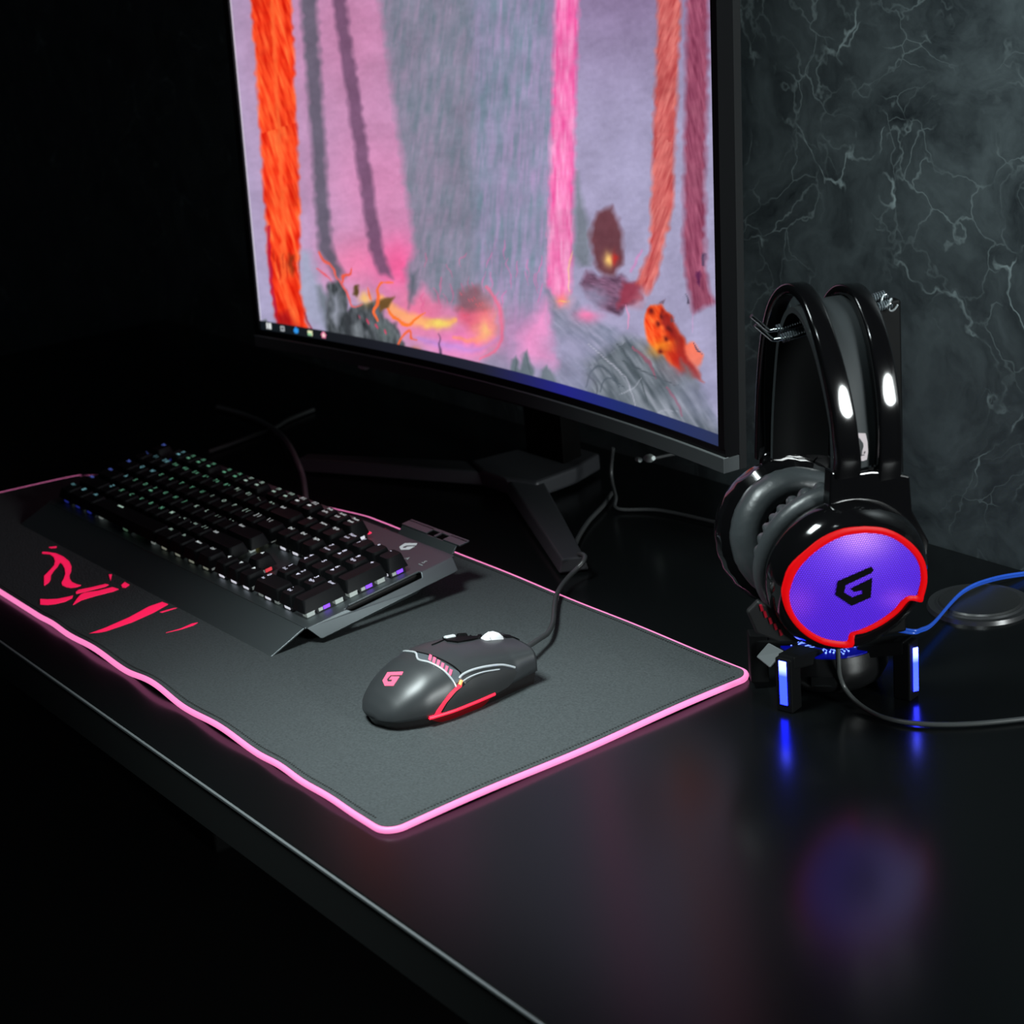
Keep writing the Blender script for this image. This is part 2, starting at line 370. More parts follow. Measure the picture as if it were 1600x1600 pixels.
ROWH = [.0085, .0085, .0088, .0095, .0108, .0112]; GAP = .0046
KEYS = []
def row(v, u0, items):
    u = u0
    for it in items:
        if isinstance(it, (int, float)): u += it; continue
        if isinstance(it, str): it = (it, 1)
        KEYS.append((it[0], u, v, it[1], it[2] if len(it) > 2 else 1)); u += it[1]
row(5, 0, ['Esc', 1, 'F1', 'F2', 'F3', 'F4', .5, 'F5', 'F6', 'F7', 'F8', .5, 'F9', 'F10', 'F11', 'F12', .25, 'PrtSc', 'ScrLk', 'Pause'])
row(4, 0, list('`1234567890-=') + [('Back', 2), .25, 'Ins', 'Home', 'PgUp', .25, 'Num', '/', '*', '-'])
row(3, 0, [('Tab', 1.5)] + list('QWERTYUIOP[]') + [('\\', 1.5), .25, 'Del', 'End', 'PgDn', .25, '7', '8', '9'])
row(2, 0, [('Caps', 1.75)] + list("ASDFGHJKL;'") + [('Enter', 2.25), 3.5, '4', '5', '6', ('+', 1, 2)])
row(1, 0, [('Shift', 2.25)] + list('ZXCVBNM,./') + [('Shift', 2.75), 1.25, 'UP', 1.25, '1', '2', '3'])
row(0, 0, [('Ctrl', 1.25), ('Win', 1.25), ('Alt', 1.25), (' ', 6.25), ('Alt', 1.25), ('Fn', 1.25), ('Menu', 1.25), ('Ctrl', 1.25), .25, 'LEFT', 'DOWN', 'RIGHT', .25, ('0', 2), '.', ('Enter', 1, 2)])
SECOND = {'7': 'Home', '9': 'PgUp', '8': 'UP', '4': 'LEFT', '6': 'RIGHT', '1': 'End', '2': 'DOWN', '3': 'PgDn', '0': 'Ins', '.': 'Del', '=': '+', ';': ':', "'": '"', ',': '<', '/': '?', '`': '~', '\\': '|', '[': '{', ']': '}'}
SHIFT = dict(zip('1234567890-', '!@#$%^&*()_'))
capmesh = {}
def cap_mesh(w, d, h):
    key = (w, d, h)
    if key in capmesh: return capmesh[key]
    bw, bd = w*U-.0011, d*U-.0011; tx, ty, off = .0031, .0023, .0006
    pr = []
    for hw, hd, z, oy, r in ((bw/2, bd/2, 0, 0, .0008), (bw/2-tx*.85, bd/2-ty*.85, h*.9, off, .0022), (bw/2-tx, bd/2-ty, h, off, .0024), (bw/2-tx-.0012, bd/2-ty-.0012, h-.0002, off, .002)):
        ring = []
        for cx, cy, a0 in ((1, 1, 0), (-1, 1, 90), (-1, -1, 180), (1, -1, 270)):
            for q in range(4):
                a = radians(a0+q*30); ring.append((cx*(hw-r)+r*cos(a), cy*(hd-r)+r*sin(a)+oy, z))
        pr.append(ring)
    k = 16; vs = [p for r_ in pr for p in r_]; f = []
    for i in range(3):
        for j in range(k): f.append((i*k+j, i*k+(j+1) % k, (i+1)*k+(j+1) % k, (i+1)*k+j))
    f.append(tuple(3*k+j for j in range(k))); f.append(tuple(range(k))[::-1])
    me = bpy.data.meshes.new('key'); me.from_pydata(vs, [], f); me.materials.append(M_KEY)
    for p in me.polygons: p.use_smooth = True
    me.set_sharp_from_angle(angle=radians(40))
    capmesh[key] = me; return me
ARW = {'UP': [(0, .0022), (-.0018, -.0008), (.0018, -.0008)], 'DOWN': [(0, -.0022), (.0018, .0008), (-.0018, .0008)], 'LEFT': [(-.0022, 0), (.0008, -.0018), (.0008, .0018)], 'RIGHT': [(.0022, 0), (-.0008, .0018), (-.0008, -.0018)]}
def legend_geo(mb, s, x, y, size):
    if s in ARW: mb.add([(x+.0022+a, y+.0014+b_, 0) for a, b_ in ARW[s]], [(0, 1, 2)])
    elif s == 'Win':
        for i in (0, 1):
            for j in (0, 1):
                a, c = x+i*.0021, y+j*.0021; mb.add([(a, c, 0), (a+.0017, c, 0), (a+.0017, c+.0017, 0), (a, c+.0017, 0)], [(0, 1, 2, 3)])
    elif s.strip():
        vs, f = text_geo(s, size); mb.add([Vector((v.x*1.05+x, v.y+y, 0)) for v in vs], f)
SPECIAL = {' ': 'space_bar', 'Enter': 'enter_key', 'Shift': 'shift_key', 'Back': 'backspace_key', 'Tab': 'tab_key', 'Caps': 'caps_lock_key'}
swmesh = {}
def switch_mesh(w, d, ledi, side):
    key = (w, d, ledi, side)
    if key in swmesh: return swmesh[key]
    mb = MB(); cx = 0.; hw = .0070
    mb.box((cx, 0, .0024), (.0140, .0140, .0048), 0)
    mb.box((cx, -.0071, .0027), (.0072, .0010, .0032), 1)            # clear LED window on the front
    mb.box((cx, -.0076, .0027), (.0050, .0004, .0012), 1)
    for sx in (-1, 1):
        mb.box((cx+sx*.0071, .0015, .0027), (.0010, .0056, .0032), 2); mb.box((cx+sx*.0071, -.0038, .0024), (.0010, .0036, .0024), 3)
    if w >= 2 and d == 1:
        r = .050 if w > 5 else .0119
        for sx in (-1, 1): mb.box((sx*r, -.0045, .0028), (.0056, .0050, .0046), 3)
    if d == 2:
        for sy in (-1, 1): mb.box((.0042, sy*.0126, .0024), (.0062, .0068, .0042), 3)
    me0 = mb.build('switch', [M_SWITCH, LED_COL[ledi], side, M_STAB]); me = me0.data; bpy.data.objects.remove(me0)
    swmesh[key] = me; return me
for s, u, v, w, d in KEYS:
    cu = u+w/2; cx = LEFT+cu*U; cy = (v+d/2)*U; rowi = v+d-1
    h = ROWH[min(v, 5)] if d == 1 else .0092
    ko = bpy.data.objects.new(SPECIAL.get(s, 'key'), cap_mesh(w, d, h)); COL.objects.link(ko); ko.parent = kb; ko.location = (cx, cy, GAP)
    # legend colour drifts from blue at the far left to white at the right, as the lighting zones do
    zone = 0 if cu+.4*v < 2.6 and v > 0 else 1 if cu < 3.2 else 2 if cu < 8.6 else 3 if cu < 12.6 else 4 if cu < 18.4 else 5
    if s == ' ': zone = 3
    mb = MB()
    x0 = -w*U/2+.0048; y1 = d*U/2-.0062
    if s in ('PrtSc', 'ScrLk', 'Pause', 'Home', 'PgUp', 'PgDn', 'Num', 'Ins', 'Del', 'End', 'Enter', 'Shift', 'Ctrl', 'Caps', 'Tab', 'Back', 'Menu', 'Alt', 'Fn', 'Esc'):
        legend_geo(mb, s, x0-.0004, y1+.0004, .0036 if len(s) > 3 else .0042)
        if v == 5 and s != 'Esc' or s == 'Num': legend_geo(mb, {'PrtSc': 'SysRq', 'ScrLk': 'Lock', 'Pause': 'Break', 'Num': 'Lock'}[s], x0-.0004, y1-.0044, .0032)
    elif s.startswith('F'):
        legend_geo(mb, s, x0, y1+.0002, .0048); mb.box((x0+.0024, y1-.0034, 0), (.0044, .0018, .0002))
    elif s == ' ':
        mb.box((-.026, .0045, 0), (.009, .0016, .0002))
    else:
        legend_geo(mb, s, x0, y1-.0004, .0056)
        q = SECOND.get(s) if (u > 18 or s not in SHIFT) else None
        if u < 15 and s in SHIFT: q = SHIFT[s]
        if q: legend_geo(mb, q, x0 + (.0 if u > 18 else .0052), y1-.0052 if u > 18 else y1-.0004, .0032 if len(q) > 1 else .0046)
    if mb.v:
        lo = mb.build('legend', LEG_COL[zone], ko); lo.location = (0, 0, h+.00022)
    ledi = 0 if cu < 4 else 1 if cu < 8 else 2 if cu < 14.6 else 3
    side = M_LEDPURPLE if cu > 21 else M_LEDRED if s == 'UP' else M_LEDGOLD if (s == 'Enter') else LED_COL[ledi]
    so = bpy.data.objects.new('switch', switch_mesh(w, d, ledi, side)); COL.objects.link(so); so.parent = ko; so.location = (0, 0, -GAP)
# red status lamp behind the number lock row
c = kplane(575, 833, .004); MB().box((c.x, c.y, .0045), (.0065, .003, .001)).build('status_lamp', LEG_COL[6], kb)
KI = KM.inverted()
kp = [kplane(479, 754, -.004)+Vector((0, -.008, 0)), kplane(479, 754, -.004)]
kp = [KI @ on_plane(478, 757, K0, AZ)] + [KI @ on_z(x, y, z) for x, y, z in ((474, 748, .022), (466, 725, .024), (456, 703, .018), (444, 685, .01), (430, 672, .005), (410, 660, .0035), (385, 649, .0035), (355, 640, .0035), (340, 636, .0035))]
kp[0] = Vector((-.203, YB-.004, -.004))
MB().tube(smooth_path(kp, 6), .0026, 10).build('cable', mat('keyboard_cable', (.12, .125, .125), .35), kb, smooth=60)

# ------------------------------------------------------------------ monitor
MR, ML = Vector((-.107, .3725, .1)), Vector((-.772, .3575, .1))
MXA = (MR-ML).normalized(); W = (MR-ML).length/2; MC = (MR+ML)/2
tilt = radians(2.4)
MYA = Vector((-MXA.y, MXA.x, 0)); MZA = MYA*sin(tilt) + Vector((0, 0, 1))*cos(tilt); MYA = MZA.cross(MXA)
MH = .385; SAG = .030
def MW(x, y, z): return MC + MXA*x + MYA*y + MZA*z
def yc(x): return SAG*(1-(x/W)**2)
mon = empty('monitor', (MC.x, MC.y+.1, 0)); tag(mon, 'curved black monitor showing a fiery fantasy landscape', 'monitor')
MI = Matrix.Translation(-Vector((MC.x, MC.y+.1, 0)))
def ML_(x, y, z): return MI @ MW(x, y, z)
xs = [W*(-1+2*i/48) for i in range(49)]
def bar(name, x0, x1, z0, z1, y0, y1, m, bev=.0006):
    X_ = [x0+(x1-x0)*i/40 for i in range(41)] if x1-x0 > .1 else [x0, x1]
    mb = MB(); vs = []
    for x in X_:
        for y, z in ((y0, z0), (y0, z1), (y1, z1), (y1, z0)): vs.append(ML_(x, yc(x)+y, z))
    f = []
    for i in range(len(X_)-1):
        for j in range(4): f.append((i*4+j, i*4+(j+1) % 4, i*4+4+(j+1) % 4, i*4+4+j))
    f += [(3, 2, 1, 0), tuple(len(vs)-4+j for j in range(4))]
    return mb.add(vs, f).build(name, m, mon, bevel=bev)
SB, ST = .0178, MH-.008; SX = W-.0075
bar('chin', -W, W, 0, .0112, -.002, .014, M_CHIN)
bar('chin_edge', -W, W, .0112, .0117, -.0021, .003, M_EDGE, 0)
fr = MB()
def addbar(x0, x1, z0, z1, y0, y1):
    X_ = [x0+(x1-x0)*i/40 for i in range(41)] if x1-x0 > .1 else [x0, x1]; vs = []; f = []
    for x in X_:
        for y, z in ((y0, z0), (y0, z1), (y1, z1), (y1, z0)): vs.append(ML_(x, yc(x)+y, z))
    for i in range(len(X_)-1):
        for j in range(4): f.append((i*4+j, i*4+(j+1) % 4, i*4+4+(j+1) % 4, i*4+4+j))
    f += [(3, 2, 1, 0), tuple(len(vs)-4+j for j in range(4))]; fr.add(vs, f)
addbar(-W, W, .0119, SB, 0, .014); addbar(-W, W, ST, MH, -.001, .014); addbar(-W, -SX, SB, ST, -.001, .014); addbar(SX, W, SB, ST, -.001, .014)
fr.build('bezel', M_BEZEL, mon)
mb = MB(); vs = []; f = []; NX, NZ = 40, 12                            # rear shell, thicker toward the middle
for side in (0, 1):
    for i in range(NX+1):
        for j in range(NZ+1):
            x = -W+2*W*i/NX; z = MH*j/NZ; a = 1-(x/W)**2; c_ = sin(pi*min(1, max(0, j/NZ)))
            d = .014 if side == 0 else .016 + .005 + .05*a**1.5*min(1, .25+c_*1.6)
            vs.append(ML_(x, yc(x)*(1 if side == 0 else .8) + d, z))
K1 = (NX+1)*(NZ+1)
for i in range(NX):
    for j in range(NZ):
        a = i*(NZ+1)+j; q = (a, a+NZ+1, a+NZ+2, a+1); f += [q[::-1], tuple(t+K1 for t in q)]
for i in range(NX):
    a = i*(NZ+1); f.append((a, a+NZ+1, a+NZ+1+K1, a+K1)); a += NZ; f.append((a, a+K1, a+NZ+1+K1, a+NZ+1))
for j in range(NZ):
    f.append((j, j+K1, j+1+K1, j+1)); a = NX*(NZ+1)+j; f.append((a, a+1, a+1+K1, a+K1))
mb.add(vs, f).build('back_shell', M_SHELL, mon, smooth=40)
nb = [on_y(x, y, .40) for x, y in ((562, 578), (571, 579))]
pc = ML_(-.178, yc(-.178)+.004, -.0022); MB().box(pc, (.013, .006, .004)).build('power_button', M_PALE, mon, bevel=.0015)
# V-shaped stand
O_ = Vector((MC.x, MC.y+.1, 0))
def foot(px_pts, zt): return [on_z(x, y, 0) - O_ for x, y in px_pts]
LT = .0135; ZV_ = Vector((0, 0, 1))
def legbar(a, b, w0, w1, name):
    d = (b-a).normalized(); n = Vector((-d.y, d.x, 0)); k = 10; vs = []; f = []
    for i in range(k+1):
        t = i/k; p = a.lerp(b, t); w = w0+(w1-w0)*t; z0 = .0018 + .003*(1-t); z1 = LT+.004*(1-t)
        vs += [p-n*w/2+Vector((0, 0, z0)), p+n*w/2+Vector((0, 0, z0)), p+n*(w/2-.003)+Vector((0, 0, z1)), p-n*(w/2-.003)+Vector((0, 0, z1))]
    for i in range(k):
        for j in range(4): f.append((i*4+j, i*4+(j+1) % 4, i*4+4+(j+1) % 4, i*4+4+j))
    f += [(3, 2, 1, 0), tuple(k*4+j for j in range(4))]
    o = MB().add(vs, f).build(name, M_STANDLEG, mon, bevel=.0015)
    e = b-d*.012; MB().lathe([(0, 0), (.008, 0), (.009, .0018), (.009, .0045), (0, .0045)], e, (0, 0, 1), 20).build('rubber_foot', M_KDARK, o)
    return o
apex = Vector((-.452, .436, 0)) - O_
legbar(apex, Vector((-.243, .332, 0))-O_, .036, .024, 'stand_leg')
lo_ = legbar(apex, Vector((-.662, .334, 0))-O_, .036, .024, 'stand_leg')
e_ = Vector((-.662, .334, 0))-O_; d_ = (e_-apex).normalized(); n_ = Vector((-d_.y, d_.x, 0)); q_ = e_+d_*.0003
MB().prism([q_+n_*a+ZV_*z for a, z in ((-.011, .003), (-.002, .003), (-.002, .011), (-.011, .011))], d_*.001).build('end_glint', M_PALE, lo_)  # pale plate stands in for the highlight on the leg end
mb = MB().prism([apex+Vector((x, y, .004)) for x, y in ((-.05, -.018), (-.02, -.028), (.02, -.028), (.05, -.018), (.045, .03), (.03, .07), (-.03, .07), (-.045, .03))], (0, 0, .0155))
mb.build('stand_base', M_STANDLEG, mon, bevel=.003)
mb = MB().prism([apex+Vector((x, y, .018)) for x, y in ((-.028, .03), (.028, .03), (.022, .055), (-.022, .055))], (0, 0, .2)); mb.build('neck', mat('neck_black', (.002, .002, .002), .7, spec=.03), mon, bevel=.001)
mb = MB().prism([ML_(-.10, .052, -.012), ML_(.10, .052, -.012), ML_(.14, .05, .05), ML_(-.14, .05, .05)], MYA*.03); mb.build('neck_collar', M_SHELL, mon, bevel=.004)
# ---- the picture on the screen: painted per vertex on a fine grid, then shown by emission
NXs, NZs = 560, 300
gx = np.linspace(-SX, SX, NXs+1); gz = np.linspace(SB, ST, NZs+1)
GX, GZ = np.meshgrid(gx, gz, indexing='ij'); gx_, gz_ = GX.ravel(), GZ.ravel()
gy_ = SAG*(1-(gx_/W)**2) + .0012
A_ = np.array; PW = A_(MC)[None]+gx_[:, None]*A_(MXA)+gy_[:, None]*A_(MYA)+gz_[:, None]*A_(MZA)
VV = PW - A_(CAM); dz = VV @ A_(FW); px = 800+CF*(VV @ A_(RT))/dz; py = 800-CF*(VV @ A_(UP))/dz
rs = np.random.RandomState(11)
def vnoise(x, y, s, sx_=1.):
    g_ = rs.rand(96, 96); u = (x/s/sx_) % 95; v = (y/s) % 95; i = np.floor(u).astype(int); j = np.floor(v).astype(int); fu = u-i; fv = v-j
    fu = fu*fu*(3-2*fu); fv = fv*fv*(3-2*fv); i2 = (i+1) % 96; j2 = (j+1) % 96
    return g_[i, j]*(1-fu)*(1-fv)+g_[i2, j]*fu*(1-fv)+g_[i, j2]*(1-fu)*fv+g_[i2, j2]*fu*fv
n1 = vnoise(px, py+200, 9)-.5; n2 = vnoise(px, py+200, 9)-.5; n3 = vnoise(px+.5*py, py+200, 5, 1.6)-.5; n4 = vnoise(px, py+200, 34)-.5; n5 = vnoise(px-.35*py+400, py+200, 4, .8)-.5
qx, qy = px+n1*5, py+n2*5
DN = {}
def dirn(ang, s, st):
    if (ang, s, st) not in DN:
        a = radians(ang); u = px*cos(a)+py*sin(a)+3000; v = -px*sin(a)+py*cos(a)+3000; DN[(ang, s, st)] = (vnoise(u, v, s, st)-.5)*.65+(vnoise(u, v, s*.45, st)-.5)*.45
    return DN[(ang, s, st)]
img = np.zeros((len(px), 3)); img[:] = (166, 161, 194)
def mixin(a, c): img[:] = img*(1-a[:, None])+A_(c, float)[None]*a[:, None]
def segd(x, y, a, b):
    dx, dy = b[0]-a[0], b[1]-a[1]; t = np.clip(((x-a[0])*dx+(y-a[1])*dy)/(dx*dx+dy*dy+1e-9), 0, 1)
    return np.hypot(x-a[0]-t*dx, y-a[1]-t*dy)
def P(o, c, pts, soft=3., al=1., tex=None):
    q = [(o[0]+x/3.81, o[1]+y/3.81) for x, y in pts]; ins = np.zeros(len(px), bool); d = np.full(len(px), 1e9)
    for a, b in zip(q, q[1:]+q[:1]):
        ins ^= ((a[1] > qy) != (b[1] > qy)) & (qx < (b[0]-a[0])*(qy-a[1])/(b[1]-a[1]+1e-12)+a[0]); d = np.minimum(d, segd(qx, qy, a, b))
    sd = np.where(ins, d, -d); a_ = np.clip(sd/soft*.5+.5, 0, 1)*al; mixin(a_, c)
    if tex: img[:] = np.clip(img + (a_*dirn(*tex[:3]))[:, None]*A_(tex[3], float)[None], 0, 262)
def S_(o, c, w, pts, soft=1.5, al=1.):
    q = [(v.x, v.y) for v in smooth_path([(o[0]+x/3.81, o[1]+y/3.81, 0) for x, y in pts], 4)]; d = np.full(len(px), 1e9); n = len(q)
    for i in range(n-1):
        k = 1-.55*abs(2*i/(n-1)-.75); d = np.minimum(d, segd(px+n1*3, py+n2*3, q[i], q[i+1])/k)
    mixin(np.clip((w/7.62-d)/soft+.5, 0, 1)*al, c)
def B_(o, c, x, y, rx, ry, al=1.):
    x, y, rx, ry = o[0]+x/3.81, o[1]+y/3.81, rx/3.81, ry/3.81; mixin(np.exp(-(((qx-x)/rx)**2+((qy-y)/ry)**2))*al, c)
OA, OB = (370, 380), (750, 380)
B_(OA, (250, 140, 185), 700, 120, 210, 170, .95); B_(OA, (252, 85, 150), 960, 120, 150, 190, .95); B_(OA, (240, 130, 180), 900, -300, 560, 500, .6); B_(OA, (225, 120, 165), 700, -1300, 700, 800, .6); B_(OB, (120, 90, 130), 900, -1700, 900, 700, .6)
B_(OA, (250, 120, 160), 1100, 420, 230, 170, .9); B_(OA, (248, 130, 190), 1350, 580, 260, 140, .95); B_(OB, (250, 125, 170), 40, 480, 120, 190, .9)
P(OA, (163, 165, 192), [(370, 40), (440, 60), (500, 280), (545, 520), (470, 500), (400, 420), (370, 250)], 8)
P(OA, (112, 122, 132), [(470, 260), (500, 250), (548, 330), (545, 530), (515, 450)], 5, .85)
P(OA, (250, 72, 34), [(40, -2100), (300, -2100), (372, -300), (378, 45), (366, 180), (385, 330), (405, 430), (435, 530), (240, 505), (225, 380), (203, 250), (190, 120)], 3, 1, (72, 5, 7, (90, 110, 60)))
S_(OA, (255, 105, 52), 34, [(170, -2100), (270, -300), (270, 60), (285, 250), (330, 430), (385, 525)], 4, .8); S_(OA, (178, 18, 55), 22, [(188, -100), (196, 100), (206, 260), (232, 400), (246, 505)], 3, .8)
P(OA, (150, 12, 24), [(236, 430), (300, 400), (330, 470), (400, 525), (245, 505)], 6, .7); P(OA, (128, 50, 20), [(305, 70), (345, 70), (335, 200), (315, 170)], 4, .9)
for k in range(9): S_(OA, (165, 25, 18), 7, [(215+k*20, 40+(k*37) % 90), (222+k*19, 110+(k*53) % 120)], 2, .7)
S_(OA, (150, 20, 40), 9, [(400, 410), (455, 530)]); P(OA, (90, 100, 100), [(145, 500), (150, 465), (165, 455), (205, 500)], 3)
P(OA, (96, 92, 108), [(330, -2100), (440, -2100), (540, -300), (575, 45), (640, 190), (600, 225), (540, 130), (490, 45)], 5, .9)
P(OA, (116, 82, 112), [(560, -1500), (640, -1500), (870, 45), (938, 215), (850, 175), (790, 45)], 4, .9)
P(OA, (126, 130, 148), [(760, -2100), (1750, -2100), (1600, 300), (1500, 240), (1440, 380), (1390, 430), (1310, 390), (1180, 330), (1110, 240), (1040, 350), (1000, 160), (1060, 45)], 7, .9, (97, 7, 5, (42, 14, 26)))
rr = random.Random(5)
for k in range(22):
    x, y = rr.uniform(1090, 1590), rr.uniform(-60, 330); q = [(x, y)]
    for _ in range(3): x += rr.uniform(-28, 22); y += rr.uniform(18, 42); q.append((x, y))
    S_(OA, (226, 100, 150), rr.uniform(4, 8), q, 2.5, .7)
P(OA, (228, 92, 122), [(1310, 380), (1400, 350), (1510, 340), (1515, 430), (1410, 520), (1320, 460)], 8, .8); P(OA, (132, 92, 104), [(1320, 290), (1450, 240), (1520, 300), (1505, 400), (1320, 400)], 6, .85)
for k in range(12): S_(OA, (230, 90, 110), 5, [(1330+(k*47) % 170, 300+(k*31) % 130), (1345+(k*47) % 170, 315+(k*31) % 130)], 1.5, .8)
P(OA, (90, 100, 112), [(1030, 190), (1070, 170), (1050, 300), (1022, 380)], 4, .8)
S_(OA, (255, 172, 112), 70, [(860, 330), (960, 420), (1100, 470), (1210, 480), (1300, 460)], 10, .9); B_(OA, (255, 226, 112), 1205, 480, 75, 30); B_(OA, (255, 190, 120), 1480, 520, 60, 50, .9)
S_(OA, (255, 150, 120), 30, [(1290, 560), (1420, 580), (1510, 500), (1545, 400)], 6, .8); S_(OA, (188, 138, 215), 44, [(1080, 570), (1250, 610), (1450, 630), (1590, 540)], 10, .75); S_(OA, (170, 140, 205), 30, [(1050, 625), (1250, 690), (1450, 720)], 9, .8)
P(OA, (142, 142, 168), [(1440, 730), (1520, 640), (1620, 640), (1640, 800)], 9, .9)
P(OA, (74, 79, 84), [(540, 240), (600, 220), (650, 280), (660, 400), (700, 380), (760, 360), (830, 340), (880, 440), (950, 480), (985, 560), (1000, 640), (700, 590), (535, 540)], 3, 1, (80, 5, 3, (70, 70, 75)))
P(OA, (158, 162, 178), [(562, 310), (600, 298), (622, 400), (596, 490), (566, 430)], 6, .85); P(OA, (128, 134, 140), [(690, 490), (725, 470), (750, 570), (695, 580)], 5, .8); P(OA, (100, 112, 112), [(810, 480), (900, 470), (950, 560), (870, 590)], 8, .7); P(OA, (52, 55, 60), [(640, 420), (690, 400), (690, 560), (650, 560)], 5, .8)
for k in range(14): S_(OA, (222, 60, 100), 6, [(720+(k*53) % 160, 430+(k*29) % 90), (732+(k*53) % 160, 452+(k*29) % 90)], 1.5, .75)
P(OA, (92, 70, 40), [(690, 300), (705, 255), (728, 250), (722, 325)], 2); P(OA, (112, 82, 46), [(835, 345), (935, 318), (895, 390), (850, 405)], 2); B_(OA, (255, 202, 112), 768, 330, 32, 38, .9); B_(OA, (230, 120, 30), 1040, 645, 45, 22, .9)
for c, w, a in (((245, 100, 80), 18, [(488, 50), (520, 110), (565, 140), (600, 215)]), ((240, 92, 102), 12, [(472, 150), (530, 190), (560, 225)]), ((240, 92, 70), 16, [(625, 235), (635, 190), (670, 180), (682, 150)]), ((235, 100, 98), 14, [(600, 210), (645, 280), (668, 330), (692, 380), (745, 368)]),
                ((250, 112, 60), 22, [(842, 462), (815, 420), (830, 370), (842, 320), (836, 270), (872, 236), (935, 240)]), ((252, 122, 50), 22, [(895, 395), (950, 452), (1020, 485), (1070, 455), (1120, 415)]), ((238, 102, 60), 16, [(955, 610), (1000, 540), (1030, 520), (1040, 570), (1072, 582)]), ((250, 120, 70), 12, [(800, 340), (790, 300), (785, 260)])): S_(OA, c, w, a)
P(OA, (80, 58, 90), [(1202, 530), (1224, 680), (1206, 680)], 1.5)
# right half
P(OB, (142, 144, 172), [(-60, -2100), (420, -2100), (405, 240), (430, 450), (420, 640), (150, 640), (40, 330), (-30, 200)], 10, .85, (93, 7, 6, (60, 14, 40))); B_(OB, (205, 145, 195), 230, 540, 130, 170, .8)
for k in range(16):
    x, y = rr.uniform(20, 400), rr.uniform(-80, 330); q = [(x, y)]
    for _ in range(3): x += rr.uniform(-18, 18); y += rr.uniform(20, 50); q.append((x, y))
    S_(OB, (232, 115, 182), rr.uniform(4, 8), q, 2.5, .65)
B_(OB, (255, 140, 140), 40, 470, 70, 120, .8); B_(OB, (255, 200, 130), 30, 520, 30, 50, .8); S_(OB, (250, 105, 140), 26, [(40, 260), (100, 350), (130, 470), (110, 620), (0, 690)], 6, .7)
P(OB, (250, 128, 188), [(470, -2100), (600, -2100), (552, 45), (540, 290), (480, 380), (395, 250)], 5, .95, (90, 7, 6, (20, 90, 60))); S_(OB, (255, 205, 165), 12, [(552, 50), (530, 120), (530, 290)], 3, .8)
P(OB, (250, 152, 208), [(240, 560), (400, 330), (440, 560), (512, 775), (380, 720), (250, 680)], 12, .85)
P(OB, (134, 139, 162), [(395, 245), (470, 390), (540, 410), (580, 350), (600, 420), (850, 530), (1000, 580), (1300, 840), (1440, 1100), (1440, 1250), (1000, 1100), (450, 880), (475, 640), (430, 460)], 6, .9, (42, 6, 5, (60, 50, 55)))
B_(OB, (170, 165, 200), 520, 620, 130, 90, .8); B_(OB, (245, 120, 170), 640, 430, 70, 40, .85); B_(OB, (255, 140, 130), 490, 345, 45, 40, .9); S_(OB, (255, 205, 110), 8, [(450, 345), (535, 350)], 2, .8)
P(OB, (108, 117, 124), [(630, 720), (760, 640), (860, 560), (1040, 620), (1200, 760), (1330, 900), (1420, 1180), (1000, 1080), (640, 900)], 10, .85, (56, 7, 6, (105, 100, 105)))
P(OB, (118, 84, 110), [(640, 170), (700, 200), (850, 190), (900, 240), (990, 220), (960, 280), (975, 330), (870, 380), (820, 425), (720, 390), (640, 330), (590, 250)], 4, 1, (20, 5, 3, (70, 50, 60))); P(OB, (152, 58, 78), [(850, 240), (1002, 213), (950, 280), (972, 332), (880, 362), (815, 385)], 4, .9); P(OB, (150, 150, 180), [(600, 270), (700, 260), (760, 330), (700, 400), (620, 350)], 10, .7)
P(OB, (120, 128, 140), [(570, -420), (660, -60), (660, 130), (600, 140), (560, 90)], 6, .9); P(OB, (104, 58, 66), [(655, -60), (700, -180), (790, -220), (850, -60), (850, 120), (800, 190), (740, 190), (690, 150)], 5, .95); B_(OB, (255, 210, 120), 765, 95, 28, 40, .95); B_(OB, (190, 40, 40), 800, 90, 20, 40, .8)
P(OB, (205, 96, 92), [(1080, -2100), (1220, -2100), (1150, -200), (1090, 45), (1060, 190), (1000, 310), (930, 235), (1010, 45)], 4, .95, (110, 6, 5, (60, 70, 60))); S_(OB, (220, 130, 190), 16, [(960, 40), (900, 170)], 5, .7); P(OB, (185, 120, 135), [(1000, 280), (960, 380), (900, 380), (960, 260)], 8, .7)
P(OB, (150, 72, 98), [(1240, -2100), (1370, -2100), (1340, -200), (1340, 45), (1345, 180), (1398, 360), (1270, 415), (1230, 230), (1210, 45)], 5, .95, (80, 5, 6, (60, 50, 50))); P(OB, (98, 40, 80), [(1290, 165), (1312, 165), (1306, 262), (1284, 230)], 2); P(OB, (60, 52, 72), [(1226, 310), (1250, 360), (1240, 360)], 1.5); P(OB, (78, 60, 88), [(1325, 60), (1342, 60), (1338, 140), (1325, 130)], 2)
S_(OB, (245, 150, 195), 10, [(870, 370), (885, 440), (875, 510)], 3, .8); S_(OB, (205, 160, 205), 8, [(1265, 420), (1262, 530)], 3, .7)
P(OB, (250, 88, 38), [(990, 400), (1020, 365), (1070, 370), (1150, 450), (1200, 560), (1330, 830), (1190, 750), (1090, 680), (1000, 580), (985, 480)], 2.5, 1, (60, 6, 3, (60, 90, 50))); P(OB, (150, 34, 34), [(1085, 400), (1150, 450), (1205, 570), (1330, 830), (1210, 770), (1160, 610), (1080, 480)], 4, .85); B_(OB, (255, 160, 40), 1080, 630, 70, 45, .8); P(OB, (188, 30, 26), [(1090, 640), (1200, 620), (1260, 770), (1180, 760)], 8, .7)
for x, y in ((1022, 408), (1058, 480), (1085, 430), (1130, 510), (1105, 570), (1075, 645)): B_(OB, (100, 25, 25), x, y, 16, 18, .95)
